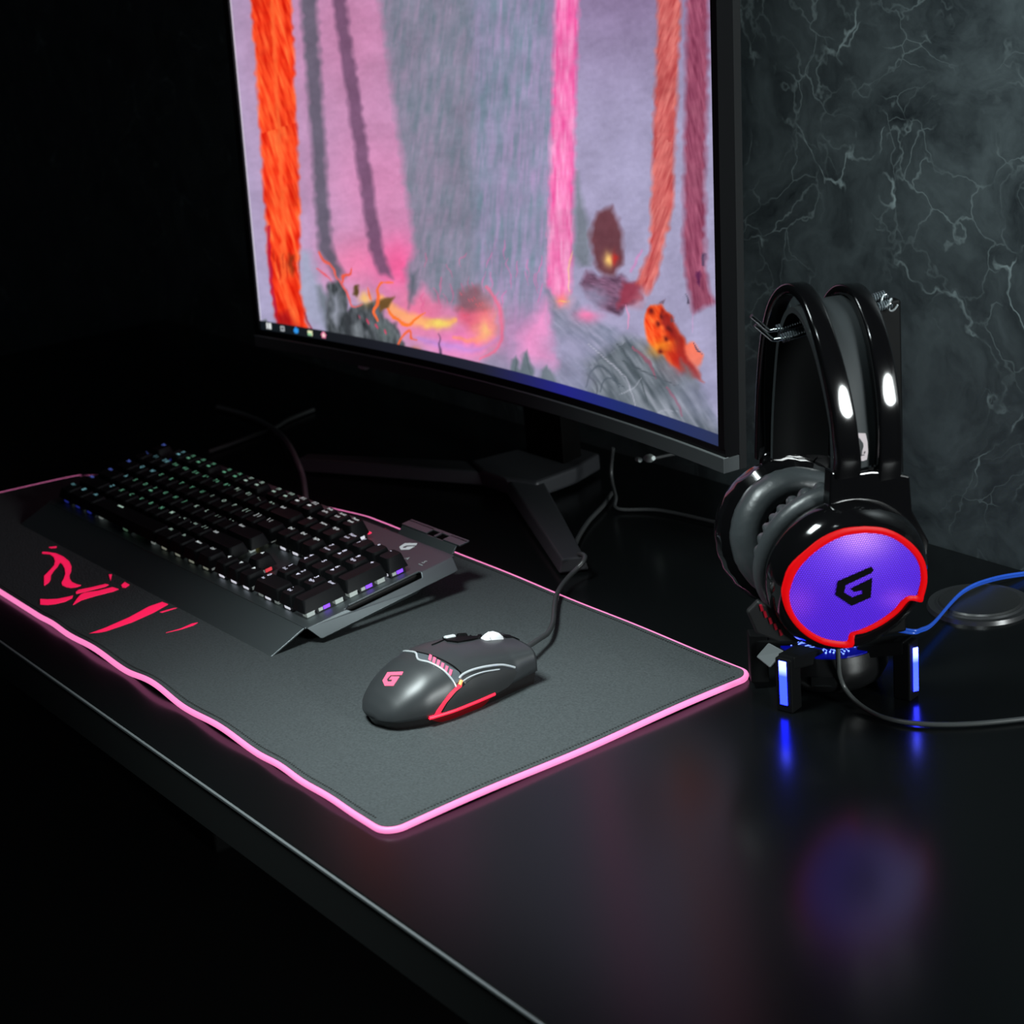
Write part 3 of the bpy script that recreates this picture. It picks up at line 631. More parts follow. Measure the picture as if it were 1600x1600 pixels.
P(OB, (120, 100, 120), [(1060, 360), (1095, 338), (1085, 372)], 1.5); P(OB, (110, 70, 80), [(1130, 440), (1162, 455), (1140, 470)], 1.5)
P(OB, (250, 118, 88), [(1210, 600), (1270, 590), (1325, 660), (1300, 755), (1225, 660)], 3, .95); S_(OB, (90, 70, 90), 10, [(1270, 600), (1300, 640), (1320, 655)])
for c, w, a in (((196, 196, 212), 8, [(640, 600), (750, 690), (850, 780), (900, 880), (930, 1000)]), ((74, 84, 94), 14, [(630, 860), (680, 740), (760, 760), (830, 860)]), ((74, 84, 94), 12, [(720, 880), (760, 800), (860, 860)]), ((74, 84, 90), 12, [(850, 700), (940, 790), (1000, 960)]), ((152, 88, 108), 20, [(910, 620), (1000, 700), (1050, 800)]), ((150, 90, 110), 16, [(1110, 860), (1180, 960), (1200, 1030)]),
                ((70, 78, 86), 10, [(820, 600), (930, 740), (1060, 800), (1180, 850)]), ((180, 184, 196), 6, [(830, 900), (900, 870), (960, 800)]), ((70, 76, 84), 10, [(640, 780), (700, 850), (690, 930)]), ((168, 172, 186), 6, [(1040, 1040), (1080, 1000), (1180, 1000)])): S_(OB, c, w, a, 3, .8)
P(OB, (110, 118, 118), [(1200, 690), (1240, 740), (1300, 850), (1290, 880), (1220, 800)], 5, .8); P(OB, (112, 104, 112), [(1070, 680), (1200, 790), (1150, 830), (1060, 760)], 8, .6); B_(OB, (150, 152, 184), 1330, 900, 150, 170, .55); B_(OB, (152, 152, 182), 560, 800, 120, 90, .6)
P(OB, (108, 120, 130), [(180, 790), (185, 690), (215, 672), (235, 745), (255, 645), (280, 635), (328, 770), (315, 805), (200, 795)], 3); P(OB, (118, 128, 140), [(352, 805), (360, 750), (400, 733), (445, 775), (465, 855), (380, 835)], 3)
S_(OB, (78, 90, 96), 8, [(215, 690), (210, 780)], 3, .6); S_(OB, (78, 90, 96), 8, [(275, 660), (300, 780)], 3, .6)
img *= (1+.10*n4+.045*n3+.03*n5)[:, None]; img += (n1*6)[:, None]
edge_ = np.abs(gx_) > SX-.0012
img[edge_] = img[edge_]*.5+120
# taskbar with small generic icons
tb = gz_ < SB+.0088; fx = (gx_+SX)/(2*SX)
bar_c = np.stack([np.interp(fx, [0, .2, .5, .68, .8, 1], [18, 26, 34, 34, 32, 42]), np.interp(fx, [0, .2, .5, .68, .8, 1], [24, 28, 36, 36, 46, 52]), np.interp(fx, [0, .2, .5, .68, .8, 1], [28, 34, 52, 130, 110, 88])], 1)
img[tb] = bar_c[tb]
def icon(k, fn):
    cx = -SX+.012+k*.0205; cz = SB+.0044; a = (gx_-cx)/.0034; b = (gz_-cz)/.0029
    for c, msk in fn(a, b): img[msk & tb] = c
icon(0, lambda a, b: [((235, 240, 240), (np.abs(a) < 1) & (np.abs(b) < 1) & (np.abs(a) > .12) & (np.abs(b) > .12))])
icon(1, lambda a, b: [((190, 195, 200), (np.maximum(np.abs(a), np.abs(b)) < .9) & (np.maximum(np.abs(a), np.abs(b)) > .5))])
icon(2, lambda a, b: [((50, 150, 235), (a*a+b*b < 1.1)), ((18, 26, 34), (np.abs(b+.1) < .16) & (a > -.2) & (a*a+b*b < 1))])
icon(3, lambda a, b: [((235, 235, 190), (np.abs(a) < 1) & (np.abs(b) < .8)), ((150, 205, 160), (np.abs(a) < .9) & (b < -.25) & (b > -.8))])
icon(4, lambda a, b: [((235, 130, 170), (a*a+b*b < 1.1)), ((255, 225, 215), (a*a+b*b < .3))])
img = np.clip(img, 0, 255)/255; lin = np.where(img <= .04045, img/12.92, ((img+.055)/1.055)**2.4)
me = bpy.data.meshes.new('screen'); k = NZs+1
ii, jj = np.meshgrid(np.arange(NXs), np.arange(NZs), indexing='ij'); a = (ii*k+jj).ravel(); quads = np.stack([a, a+k, a+k+1, a+1], 1)
PL = PW - A_(O_)
me.vertices.add(len(PL)); me.vertices.foreach_set('co', PL.astype(np.float32).ravel()); me.loops.add(quads.size); me.loops.foreach_set('vertex_index', quads.astype(np.int32).ravel())
me.polygons.add(len(quads)); me.polygons.foreach_set('loop_start', (np.arange(len(quads))*4).astype(np.int32)); me.update(calc_edges=True)
ca = me.color_attributes.new('picture', 'FLOAT_COLOR', 'POINT'); ca.data.foreach_set('color', np.concatenate([lin, np.ones((len(lin), 1))], 1).astype(np.float32).ravel())
m = mat('screen_picture', (.004, .004, .005), .3); N, L, b = nodes(m); at = N.new('ShaderNodeAttribute'); at.attribute_name = 'picture'; L.new(at.outputs['Color'], b.inputs['Emission Color']); b.inputs['Emission Strength'].default_value = 1.0
me.materials.append(m); so = bpy.data.objects.new('screen', me); COL.objects.link(so); so.parent = mon

# ------------------------------------------------------------------ video cable behind the monitor, with a pale plug
a = on_y(958, 700, .47); b_ = on_y(955, 742, .47); c = on_z(966, 795, .003)
vc = empty('video_cable', (c.x, c.y, 0)); tag(vc, 'thin black cord hanging below the right half of the monitor', 'cable')
VO = Vector((c.x, c.y, 0)); c2 = on_z(940, 800, .003)
MB().tube(smooth_path([p-VO for p in (a, b_, c.lerp(b_, .35), c, c+Vector((.03, .02, 0)), c+Vector((.09, .03, 0)))], 8), .0016, 8).build('cord', M_RUBBER, vc, smooth=60)
p = on_y(1014, 716, .47) ; q = on_y(998, 718, .47)
pg = empty('cable_plug', p); tag(pg, 'small pale plug catching light in the dark under the monitor', 'plug')
MB().lathe([(0, -.0075), (.0018, -.0075), (.0034, -.002), (.0036, .002), (.0018, .0085), (0, .0085)], (0, 0, 0), (1, -.2, .25), 20).build('shell', M_PALE, pg, smooth=40)
MB().lathe([(0, -.003), (.002, -.003), (.002, .003), (0, .003)], q-p, (1, -.2, .1), 12).build('tip', M_PALE, pg)
MB().tube(smooth_path([Vector((.006, .0, .001)), Vector((.008, .02, .0)), Vector((.008, .05, -.004)), Vector((.008, .085, -.006))], 6), .0014, 8).build('cord', M_RUBBER, pg, smooth=60)
wc = [on_z(x, y, .003) for x, y in ((326, 706), (360, 694), (400, 679), (430, 668), (452, 655), (490, 640))]
o = MB().tube(smooth_path([p-wc[0] for p in wc], 6), .0022, 8).build('power_cord', M_RUBBER, smooth=60); o.location = wc[0]
tag(o, 'dim black cord crossing the keyboard cable on the dark desk', 'cable')

# ------------------------------------------------------------------ mouse
PZ = PT
mo = empty('gaming_mouse', (-.12, .0655, PZ)); tag(mo, 'grey gaming mouse with pink logo and red side light on the pad', 'computer mouse')
ML0 = .1165
def interp(t, tab):
    for (a, va), (b, vb) in zip(tab, tab[1:]):
        if t <= b:
            k = (t-a)/(b-a); return va+(vb-va)*k
    return tab[-1][1]
def smint(t, tab):
    e = .03; return sum(interp(min(1, max(0, t+d*e)), tab)*w for d, w in ((-1, .25), (0, .5), (1, .25)))
HW = [(0, .002), (.02, .0125), (.06, .0205), (.12, .0268), (.22, .0325), (.38, .0352), (.53, .0345), (.7, .032), (.84, .0292), (.93, .0278), (1, .0272)]
HH = [(0, .007), (.03, .0135), (.08, .0195), (.16, .0265), (.28, .0335), (.42, .0375), (.54, .0378), (.67, .0358), (.8, .032), (.9, .0288), (1, .026)]
CXT = [(0, 0), (.5, .0005), (1, .003)]
NT, NA = 72, 48
mv = []
for i in range(NT+1):
    t = i/NT; t = t if i else .0
    hw = interp(t, HW) if t < .1 else smint(t, HW); hh = interp(t, HH) if t < .1 else smint(t, HH); cx = interp(t, CXT); ex = 2/2.5 if t < .85 else 2/(2.5+(t-.85)*9)
    z0 = .0065 if t < .7 else .0065+(t-.7)*.009
    for j in range(NA+1):
        a = pi*j/NA
        x = hw*math.copysign(abs(cos(a))**ex, cos(a)); z = z0 + (hh-z0)*abs(sin(a))**ex
        x *= 1 - .10*(1-abs(sin(a)))*(1 if t > .12 else t/.12)            # sides tuck in below
        mv.append(Vector((cx+x, t*ML0, z)))
mf = []
for i in range(NT):
    for j in range(NA):
        a = i*(NA+1)+j; mf.append((a, a+1, a+NA+2, a+NA+1))
MO = mo.location.copy()
BV = BVHTree.FromPolygons([v+MO for v in mv], mf)
def hit(x, y):
    h = BV.ray_cast(CAM, ray(x, y).normalized())
    if h[0] is None:
        d = ray(x, y).normalized(); best = min((CAM+d*(.9+.002*k) for k in range(300)), key=lambda q: BV.find_nearest(q)[3]); h = BV.find_nearest(best)
    n = h[1]; n = n if n.dot(CAM-h[0]) > 0 else -n
    return h[0]-MO, n
SEAM = [(628, 1017), (640, 1017), (652, 1020), (672, 1030), (692, 1043), (712, 1059), (728, 1076), (722, 1082), (709, 1098), (694, 1118), (676, 1137)]
sp = [hit(x, y)[0] for x, y in SEAM]
sx = sorted([(p.x, p.y) for p in sp[:7]])
def seam_y(x): return interp(x, sx) if x > sx[0][0] else sx[0][1]
rz = sorted([(p.z, p.y) for p in sp[6:]])
F1, F2, F3 = [], [], []
for fc in mf:
    c = sum((mv[i] for i in fc), Vector())/4
    side = c.x > .021
    lim = interp(c.z, rz) if (side and c.z < rz[-1][0]) else seam_y(c.x)
    (F1 if c.y < lim else F2).append(fc)
def sub(fcs, name, m):
    idx = sorted({i for fc in fcs for i in fc}); mp_ = {a: b_ for b_, a in enumerate(idx)}
    mb = MB().add([mv[i] for i in idx], [tuple(mp_[i] for i in fc) for fc in fcs]); o = mb.build(name, m, mo, smooth=60)
    s = o.modifiers.new('shell', 'SOLIDIFY'); s.thickness = .0012; s.offset = -1
    return o
sub(F1, 'palm_shell', M_MOUSE); sub(F2, 'button_shell', M_MOUSE)
tip = [mv[NT*(NA+1)+j] for j in range(NA+1)]
MB().add(tip, [tuple(range(NA+1))]).build('nose_cap', M_MOUSESIDE, mo)
base = []
for i in range(0, NT+1, 2):
    p = mv[i*(NA+1)]; q = mv[i*(NA+1)+NA]; base.append((p, q))
outl = [p for p, q in base] + [q for p, q in base[::-1]]
cen = Vector((0, .066, 0)); lo = [Vector((cen.x+(p.x-cen.x)*.93, cen.y+(p.y-cen.y)*.95, 0)) for p in outl]; hi = [Vector((cen.x+(p.x-cen.x)*.975, cen.y+(p.y-cen.y)*.985, p.z+.0012)) for p in outl]
n = len(outl); fs = [(i, (i+1) % n, (i+1) % n+n, i+n) for i in range(n)] + [tuple(range(n)), tuple(range(n, 2*n))]
MB().add(lo+hi, fs).build('base', M_MOUSEBASE, mo, smooth=40)
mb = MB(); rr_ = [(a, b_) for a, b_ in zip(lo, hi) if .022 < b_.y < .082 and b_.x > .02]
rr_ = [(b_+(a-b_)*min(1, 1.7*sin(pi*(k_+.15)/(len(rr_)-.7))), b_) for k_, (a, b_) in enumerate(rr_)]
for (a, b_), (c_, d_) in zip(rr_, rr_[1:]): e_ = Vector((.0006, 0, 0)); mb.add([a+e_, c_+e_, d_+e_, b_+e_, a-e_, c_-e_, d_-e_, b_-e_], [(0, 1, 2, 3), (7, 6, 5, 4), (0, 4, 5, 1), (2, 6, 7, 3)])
mb.build('painted_glow', mat('painted_red_glow', (.07, 0, .001), .35, emit=(.3, .0, .003), strength=.1), mo)  # red glow of the strip on the base, put into colour and emission
def drape(name, poly, m, off=.0006, step=3.0, parent=None, skirt=.0014):
    parent = parent or mo
    B = [Vector(p) for p in poly]; D = []
    for i in range(len(B)):
        a, b_ = B[i], B[(i+1) % len(B)]; k = max(1, int((b_-a).length/step)); D += [a.lerp(b_, q/k) for q in range(k)]
    nb_ = len(D); x0 = min(p.x for p in D); x1 = max(p.x for p in D); y0 = min(p.y for p in D); y1 = max(p.y for p in D)
    def inside(x, y):
        c_ = False
        for i in range(nb_):
            a, b_ = D[i], D[(i+1) % nb_]
            if (a.y > y) != (b_.y > y) and x < (b_.x-a.x)*(y-a.y)/(b_.y-a.y)+a.x: c_ = not c_
        return c_
    I = []; y = y0+step/2
    while y < y1:
        x = x0+step/2
        while x < x1:
            if inside(x, y) and min((Vector((x, y))-d).length for d in D) > step*.5: I.append(Vector((x, y)))
            x += step
        y += step
    r = delaunay_2d_cdt(D+I, [(i, (i+1) % nb_) for i in range(nb_)], [], 1, 1e-4)
    V, F, org = r[0], r[2], r[3]
    P = []; Q = []
    for v in V:
        h, nrm = hit(v.x, v.y); P.append(h+nrm*off); Q.append(h-nrm*(skirt-off))
    n = len(P); fs = [tuple(f_) for f_ in F]
    cnt = {}
    for f_ in fs:
        for i in range(len(f_)):
            e = (f_[i], f_[(i+1) % len(f_)]); cnt[tuple(sorted(e))] = cnt.get(tuple(sorted(e)), 0)+1
    fs += [(a, b_, b_+n, a+n) for (a, b_), c_ in cnt.items() if c_ == 1]
    return MB().add(P+Q, fs).build(name, m, parent, smooth=50)
def onmouse(name, px, r, m, lift=.0003, parent=None, mi=None):
    P = []
    for x, y in smooth_path([(a, b_, 0) for a, b_ in px], 5) if False else [(v.x, v.y) for v in smooth_path([(a, b_, 0) for a, b_ in px], 5)]:
        h, nrm = hit(x, y); P.append(h+nrm*lift)
    return MB().tube(P, r, 8).build(name, m, parent or mo, smooth=60)
onmouse('chrome_trim', [(630, 1018), (640, 1018.5), (650, 1021), (654, 1031), (672, 1036), (692, 1047), (706, 1062), (712, 1073)], .0008, M_CHROME)
onmouse('seam_line', [(651, 1019), (668, 1023), (688, 1030), (708, 1041), (720, 1052)], .0005, M_BLACK)
onmouse('chrome_trim', [(717, 1060), (724, 1053), (740, 1046), (762, 1041), (785, 1039), (804, 1043)], .0008, M_CHROME)
onmouse('chrome_trim', [(722, 1065), (735, 1057), (755, 1050), (780, 1046)], .0005, M_CHROME)
win = drape('light_window', zm((520, 920), 4, [(528, 400), (560, 402), (620, 420), (700, 468), (790, 520), (800, 575), (770, 590), (740, 555), (660, 490), (530, 440)]), M_DARKCHROME, .0003)
for i in range(6):
    x = 598+i*25; y = 424+i*15 + (i*i*.6)
    drape('light_slot', zm((520, 920), 4, [(x, y+20), (x+8, y-10), (x+24, y-3), (x+14, y+30)]), M_PINK, .0008, 1.5, win)
panel = drape('side_grip', zm((520, 920), 4, [(640, 838), (720, 705), (800, 615), (870, 560), (960, 525), (1060, 505), (1130, 503), (1148, 520), (1110, 590), (1040, 665), (930, 715), (800, 775)]), M_MOUSESIDE, .0009)
drape('light_strip', zm((520, 920), 4, [(607, 838), (650, 760), (722, 660), (774, 608), (790, 585), (804, 592), (802, 612), (765, 640), (705, 712), (632, 832)]), M_RED, .0008)
drape('light_strip', zm((520, 920), 4, [(607, 850), (612, 832), (650, 832), (800, 778), (930, 716), (1020, 672), (1028, 688), (990, 712), (800, 802), (660, 852), (625, 860)]), M_RED, .0014)
onmouse('light_strip', zm((520, 920), 4, [(612, 846), (650, 842), (720, 818), (800, 786), (880, 750), (960, 712), (1022, 680)]), .0013, M_RED, .0004)
onmouse('hot_spot', [(790, 585), (796, 575), (801, 568)] if False else zm((520, 920), 4, [(788, 600), (796, 585), (800, 572)]), .0011, lit('orange_light', (1, .3, .08), 1.1), .0008)
G_MO = zm((550, 970), 8.42, [(470, 680), (676, 672), (655, 714), (507, 718), (460, 770), (472, 802), (522, 802), (532, 775), (490, 775), (520, 736), (626, 736), (545, 857), (432, 857), (404, 790)])
drape('logo', G_MO, M_PINK, .0004, 2.0)
drape('centre_spine', zm((670, 970), 8.42, [(180, 240), (215, 190), (300, 206), (480, 188), (690, 192), (700, 225), (560, 262), (380, 292), (240, 275)]), M_BLACK, .0012, 2.5)
for (x, y), l_, mb_ in (((703, 998), .0085, mat('button_grey', (.5, .52, .53), .35)), ((722, 995), .0075, M_BLACK)):
    h, nr = hit(x, y); yv = Vector((0, 1, 0)); yv = (yv - nr*yv.dot(nr)).normalized(); xv = yv.cross(nr)
    MB().box((0, 0, 0), (.0042, l_, .0036), M=Matrix(((xv.x, yv.x, nr.x, h.x), (xv.y, yv.y, nr.y, h.y), (xv.z, yv.z, nr.z, h.z+.0008), (0, 0, 0, 1)))).build('mode_button', mb_, mo, bevel=.0014, bseg=3)
onmouse('button_split', zm((670, 970), 8.42, [(40, 322), (110, 295), (195, 258)]), .0005, M_BLACK)
wh, wn = hit(765, 998)
MB().lathe([(0, -.0033), (.0086, -.0033), (.0095, -.0022), (.0097, 0), (.0095, .0022), (.0086, .0033), (0, .0033)], wh+Vector((0, .001, -.0055)), (1, 0, 0), 36, fn=lambda a, q, r, h: (r*(1+(.03 if q in (2, 3, 4) and int(a*36/(2*pi)) % 2 else 0)), h)).build('scroll_wheel', M_WHEEL, mo, smooth=50)
drape('button_step', zm((670, 970), 8.42, [(960, 200), (1010, 195), (1215, 200), (1215, 218), (1020, 228)]), M_BLACK, .0008, 2.5)
cb = [on_z(828, 1004, .016), on_z(842, 999, .014), on_z(856, 989, .012), on_z(864, 972, .0105), on_z(866, 950, .0105), on_z(869, 932, .0105), on_z(877, 916, .010), on_z(889, 901, .010), on_z(901, 889, .012), on_z(911, 878, .016), on_z(914, 870, .018), on_z(909, 866, .018), on_z(902, 866, .010), on_z(898, 858, .006), on_z(901, 846, .0045), on_z(908, 832, .004), on_z(920, 814, .004), on_z(936, 797, .004), on_z(944, 788, .004), on_z(956, 770, .004)]
MB().tube(smooth_path([p-MO for p in [Vector((-.121, .18, .0175)), Vector((-.121, .19, .0168))] + cb[1:]], 6), .0019, 10).build('cable', M_RUBBER, mo, smooth=60)

# ------------------------------------------------------------------ headset stand with lit hub base
HC = Vector((.055, .33, 0)); EV = Vector((cos(radians(-22)), sin(radians(-22)), 0)); SV = Vector((-EV.y, EV.x, 0)); ZV = Vector((0, 0, 1))
def pe(x, y, e): return on_plane(x, y, HC+EV*e, EV)
st = empty('headset_stand', HC); tag(st, 'black headset stand with blue lit legs and hub base', 'headset stand')
def S(p): return Vector(p) - HC
hubc = on_z(1298, 1061, .0)
hub = S((hubc.x, hubc.y, 0)); hub.z = 0
MB().lathe([(0, .004), (.030, .004), (.034, .007), (.0375, .014), (.0375, .021), (.036, .027), (.0355, .0295), (0, .0295)], hub, (0, 0, 1), 48).build('hub_body', mat('hub_black', (.004, .0042, .0045), .32, spec=.35), st, smooth=35)
cp = MB().lathe([(0, .0305), (.0345, .0305), (.0345, .0295), (0, .0295)], hub, (0, 0, 1), 40).build('circuit_plate', M_CIRCBASE, st)
mb = MB()
for k in range(11):
    a = 2*pi*k/11+.2; q = Vector((cos(a), sin(a), 0)); t = Vector((-q.y, q.x, 0)); z = Vector((0, 0, .0307))
    for j in range(4):
        p0 = hub + q*(.011+.003*(j % 2)) + t*((j-1.5)*.0024); p1 = p0 + q*(.006+.0015*((j*k) % 3)); p2 = p1 + (q*.7+t*(.7 if k % 2 else -.7))*.004; p3 = p2 + q*(.0035+.001*((j+k) % 3))
        mb.tube([p+z for p in (p0, p1, p2, p3)], .0002, 4); mb.lathe([(0, .0003), (.0006, .0003), (.0006, -.0002)], p3+z, (0, 0, 1), 8)
mb.build('circuit_lines', M_CIRC, cp)
m = mat('leg_light', (.05, .1, 1), .3, emit=(.06, .1, 1.), strength=1.)
N, L, b = nodes(m); tc = N.new('ShaderNodeTexCoord'); sp_ = N.new('ShaderNodeSeparateXYZ'); L.new(tc.outputs['Object'], sp_.inputs[0])
rp = N.new('ShaderNodeValToRGB'); mr = N.new('ShaderNodeMapRange'); mr.inputs[1].default_value = .006; mr.inputs[2].default_value = .037; L.new(sp_.outputs['Z'], mr.inputs[0]); L.new(mr.outputs[0], rp.inputs[0])
rp.color_ramp.elements[0].color = (.004, .0075, 1, 1); rp.color_ramp.elements[1].color = (.07, .09, 1, 1)
e1 = rp.color_ramp.elements.new(.62); e1.color = (.004, .0085, 1, 1); e2 = rp.color_ramp.elements.new(.78); e2.color = (.06, .08, 1, 1)
L.new(rp.outputs[0], b.inputs['Emission Color']); b.inputs['Emission Strength'].default_value = 14
def stand_leg(P, dirn, face, h=.037, zb=0., lit_=True):
    """arm from the hub plus an upright foot whose outer face carries a light strip"""
    P = Vector(P); d = Vector(dirn).normalized(); n = Vector((-d.y, d.x, 0))
    w = .0058
    mb = MB().prism([S(P+n*w+ZV*zb), S(P-n*w+ZV*zb), S(P-n*w-d*.012+ZV*zb), S(P+n*w-d*.012+ZV*zb)], (0, 0, h))
    o = mb.build('leg', M_BLACK, st, bevel=.001)
    a = S(P - d*.004 + ZV*(h+.001)); c_ = hub + Vector((0, 0, .036)); c_ = c_.lerp(a, .45); c_.z = .0325
    q = [a+n*w, a-n*w, c_-n*.010, c_+n*.010]
    MB().prism(q, (0, 0, -.009)).build('arm', M_BLACK, st, bevel=.001)
    if lit_:
        f_ = Vector(face).normalized(); t = Vector((-f_.y, f_.x, 0)); c0 = S(P) + d*.0001
        if abs(f_.dot(d)) < .7: c0 = S(P) - d*.005 + f_*(w+.0001)
        MB().prism([c0+t*.0026+ZV*.0055, c0-t*.0026+ZV*.0055, c0-t*.0026+ZV*.0355, c0+t*.0026+ZV*.0355], f_*.0006).build('light_strip', m, o)
    return o
pF = on_z(1226, 1113); pL = on_z(1172, 1063, PT); pR = on_z(1429, 1092); pB = Vector((hubc.x*2-pF.x, hubc.y*2-pF.y, 0))
hw_ = Vector((hubc.x, hubc.y, 0))
stand_leg(pF, pF-hw_, pF-hw_); stand_leg(pL+ZV*(-pL.z), pL-hw_, pL-hw_, .034, PT+.0004, False)
fa = [on_z(1181, 1026, .026), on_z(1202, 1043, .026), on_z(1224, 1017, .036), on_z(1200, 1004, .036)]; fn_ = (fa[1]-fa[0]).cross(fa[3]-fa[0]).normalized(); fn_ = fn_ if fn_.z > 0 else -fn_
MB().prism([S(p) for p in fa], fn_*-.002).build('sloped_panel', M_GREYPLASTIC, st, bevel=.0008)
stand_leg(pR, pR-hw_, Vector((.93, -.37, 0)), .040); stand_leg(pB, pB-hw_, pB-hw_, .036, 0, True)
for x, y in ((1201, 1060), (1283, 1080)):
    p = on_z(x, y, .014); d = Vector((p.x-hubc.x, p.y-hubc.y, 0)).normalized(); n = Vector((-d.y, d.x, 0)); c0 = hub + d*.0374 + ZV*.0155
    mb = MB(); mb.prism([c0+n*.0075+ZV*.0028, c0-n*.0075+ZV*.0028, c0-n*.0075-ZV*.0036, c0+n*.0075-ZV*.0036], d*.0008)
    o = mb.build('usb_port', M_BLACK, st)
    mb = MB().prism([c0+n*.0055-ZV*.0026+d*.0008, c0-n*.0055-ZV*.0026+d*.0008, c0-n*.0055-ZV*.003+d*.0008, c0+n*.0055-ZV*.003+d*.0008], d*.0004); mb.build('metal_lip', M_STEEL, o)
pt = HC + SV*.030 + EV*(-.004)
mb = MB().prism([S(pt+SV*a+EV*b_+ZV*.03) for a, b_ in ((-.012, -.004), (.0075, -.004), (.0075, .004), (-.012, .004))], (0, 0, .221)); mb.build('pole', M_BLACK, st, bevel=.0015)
mb = MB().prism([S(pt+SV*-.006+ZV*.03), S(pt+SV*.006+ZV*.03), hub+SV*.012+ZV*.022, hub-SV*.012+ZV*.022], (0, 0, .008)); mb.build('pole_foot', M_BLACK, st, bevel=.001)
w1 = [pe(1180, 508, -.0), pe(1207, 531, .0), pe(1245, 526, .004)]
A0, A1, A2 = w1; dirw = (A2-A1).normalized()
end = HC + SV*.028 + EV*.004 + ZV*.2505
for off in (Vector((0, 0, 0)), ZV*.0045 - EV*.006):
    MB().tube([S(A0+off), S(A0.lerp(A1, .9)+off), S(A1+off), S(A1.lerp(A2, .1)+off), S(A2+off), S(end+off)], .0014, 8).build('hanger_wire', M_STEEL, st, smooth=60)
    a = A1.lerp(A2, .35)+off; b_ = end+off; L_ = (b_-a); u = L_.normalized(); s1 = u.cross(ZV).normalized(); s2 = s1.cross(u); H_ = []
    NTN = 46
    for k in range(NTN*8+1): q = k/8*2*pi; H_.append(S(a + L_*(k/(NTN*8)) + (s1*cos(q)+s2*sin(q))*.0026))
    MB().tube(H_, .00055, 5).build('spring', M_DARKCHROME, st, smooth=60)
for x, y in ((1376, 468), (1387, 474)):
    c0 = pe(x, y, -.002); H_ = [S(c0 + SV*(.0016*cos(q*.26)+.0012*sin(q*.26)) + ZV*(.0032*sin(q*.26)) + EV*(.0004*q)) for q in range(26)]
    MB().tube(H_, .0006, 6).build('coil_end', M_CHROME, st, smooth=60)
bc = [on_z(1424, 987, .012), on_z(1440, 984, .010), on_z(1452, 979, .008), on_z(1464, 968, .0075), on_z(1480, 949, .008), on_z(1497, 931, .009), on_z(1512, 920, .010), on_z(1532, 911, .010), on_z(1565, 902, .0065), on_z(1605, 896, .003)]
bb = smooth_path([S(p) for p in [Vector((bc[0].x-.02, bc[0].y-.01, .014))] + bc], 6)
mb = MB()
for i in (-1, 1): mb.tube([p + Vector((.45, .2, .85)).normalized()*(i*.0011) for p in bb], .0011, 8)
mb.build('cable', M_BLUECORD, st, smooth=60)

# ------------------------------------------------------------------ headset
hs = empty('headset', HC + ZV*.06); tag(hs, 'black gaming headset with purple glowing ear cup on the stand', 'headset')
HO = HC + ZV*.06
def Hh(p): return Vector(p) - HO
NN = Vector((.877, -.424, -.217)).normalized(); CUP = pe(1335, 917, .075)
VU = (ZV - NN*ZV.dot(NN)).normalized(); VR = VU.cross(NN)
def disc(x, y, h=0.): return on_plane(x, y, CUP+NN*h, NN)
cup = empty('ear_cup'); cup.parent = hs
R0 = .0455
MB().lathe([(0, -.002), (.0395, -.002), (.0418, .0005), (.0445, -.0002), (.0475, -.004), (.0495, -.011), (.0495, -.019), (.047, -.026), (.042, -.0285), (0, -.0285)], Hh(CUP), NN, 72).build('housing', M_BLACKGLOSS, cup, smooth=30)
# the dot-lit grille
m = mat('grille_light', (.05, .01, .3), .35)
N, L, b = nodes(m)
tc = N.new('ShaderNodeTexCoord'); mp = N.new('ShaderNodeMapping'); L.new(tc.outputs['UV'], mp.inputs[0])
vo = N.new('ShaderNodeTexVoronoi'); vo.voronoi_dimensions = '2D'; vo.inputs['Randomness'].default_value = 0; vo.inputs['Scale'].default_value = 1; L.new(mp.outputs[0], vo.inputs['Vector'])
dr = N.new('ShaderNodeMapRange'); dr.inputs[1].default_value = .15; dr.inputs[2].default_value = .46; dr.inputs[3].default_value = 1; dr.inputs[4].default_value = .12; L.new(vo.outputs['Distance'], dr.inputs[0])
at = N.new('ShaderNodeAttribute'); at.attribute_name = 'glow'
mu = N.new('ShaderNodeMixRGB'); mu.blend_type = 'MULTIPLY'; mu.inputs[0].default_value = 1; L.new(at.outputs['Color'], mu.inputs[1]); L.new(dr.outputs[0], mu.inputs[2])
L.new(mu.outputs[0], b.inputs['Emission Color']); b.inputs['Emission Strength'].default_value = 1.4
Z8 = (1200, 800); k8 = 5.926
RO = zm(Z8, k8, [(900, 128), (700, 150), (500, 235), (330, 370), (200, 520), (140, 680), (130, 780), (160, 900), (230, 1020), (340, 1130), (470, 1205), (600, 1240), (780, 1245), (800, 1135), (900, 1110), (1050, 1040), (1200, 930), (1290, 825), (1340, 815), (1420, 828), (1440, 770), (1470, 640), (1460, 500), (1410, 380), (1310, 270), (1180, 185), (1050, 140)])
RI = zm(Z8, k8, [(895, 188), (715, 212), (540, 290), (380, 410), (262, 550), (205, 700), (195, 785), (215, 880), (270, 985), (370, 1085), (490, 1155), (605, 1185), (728, 1190), (750, 1120), (850, 1085), (990, 1020), (1145, 915), (1235, 815), (1300, 772), (1375, 768), (1390, 720), (1410, 630), (1402, 510), (1358, 410), (1272, 318), (1160, 240), (1040, 200)])
GR = RI
cenp = Vector((sum(p[0] for p in GR)/len(GR), sum(p[1] for p in GR)/len(GR)))
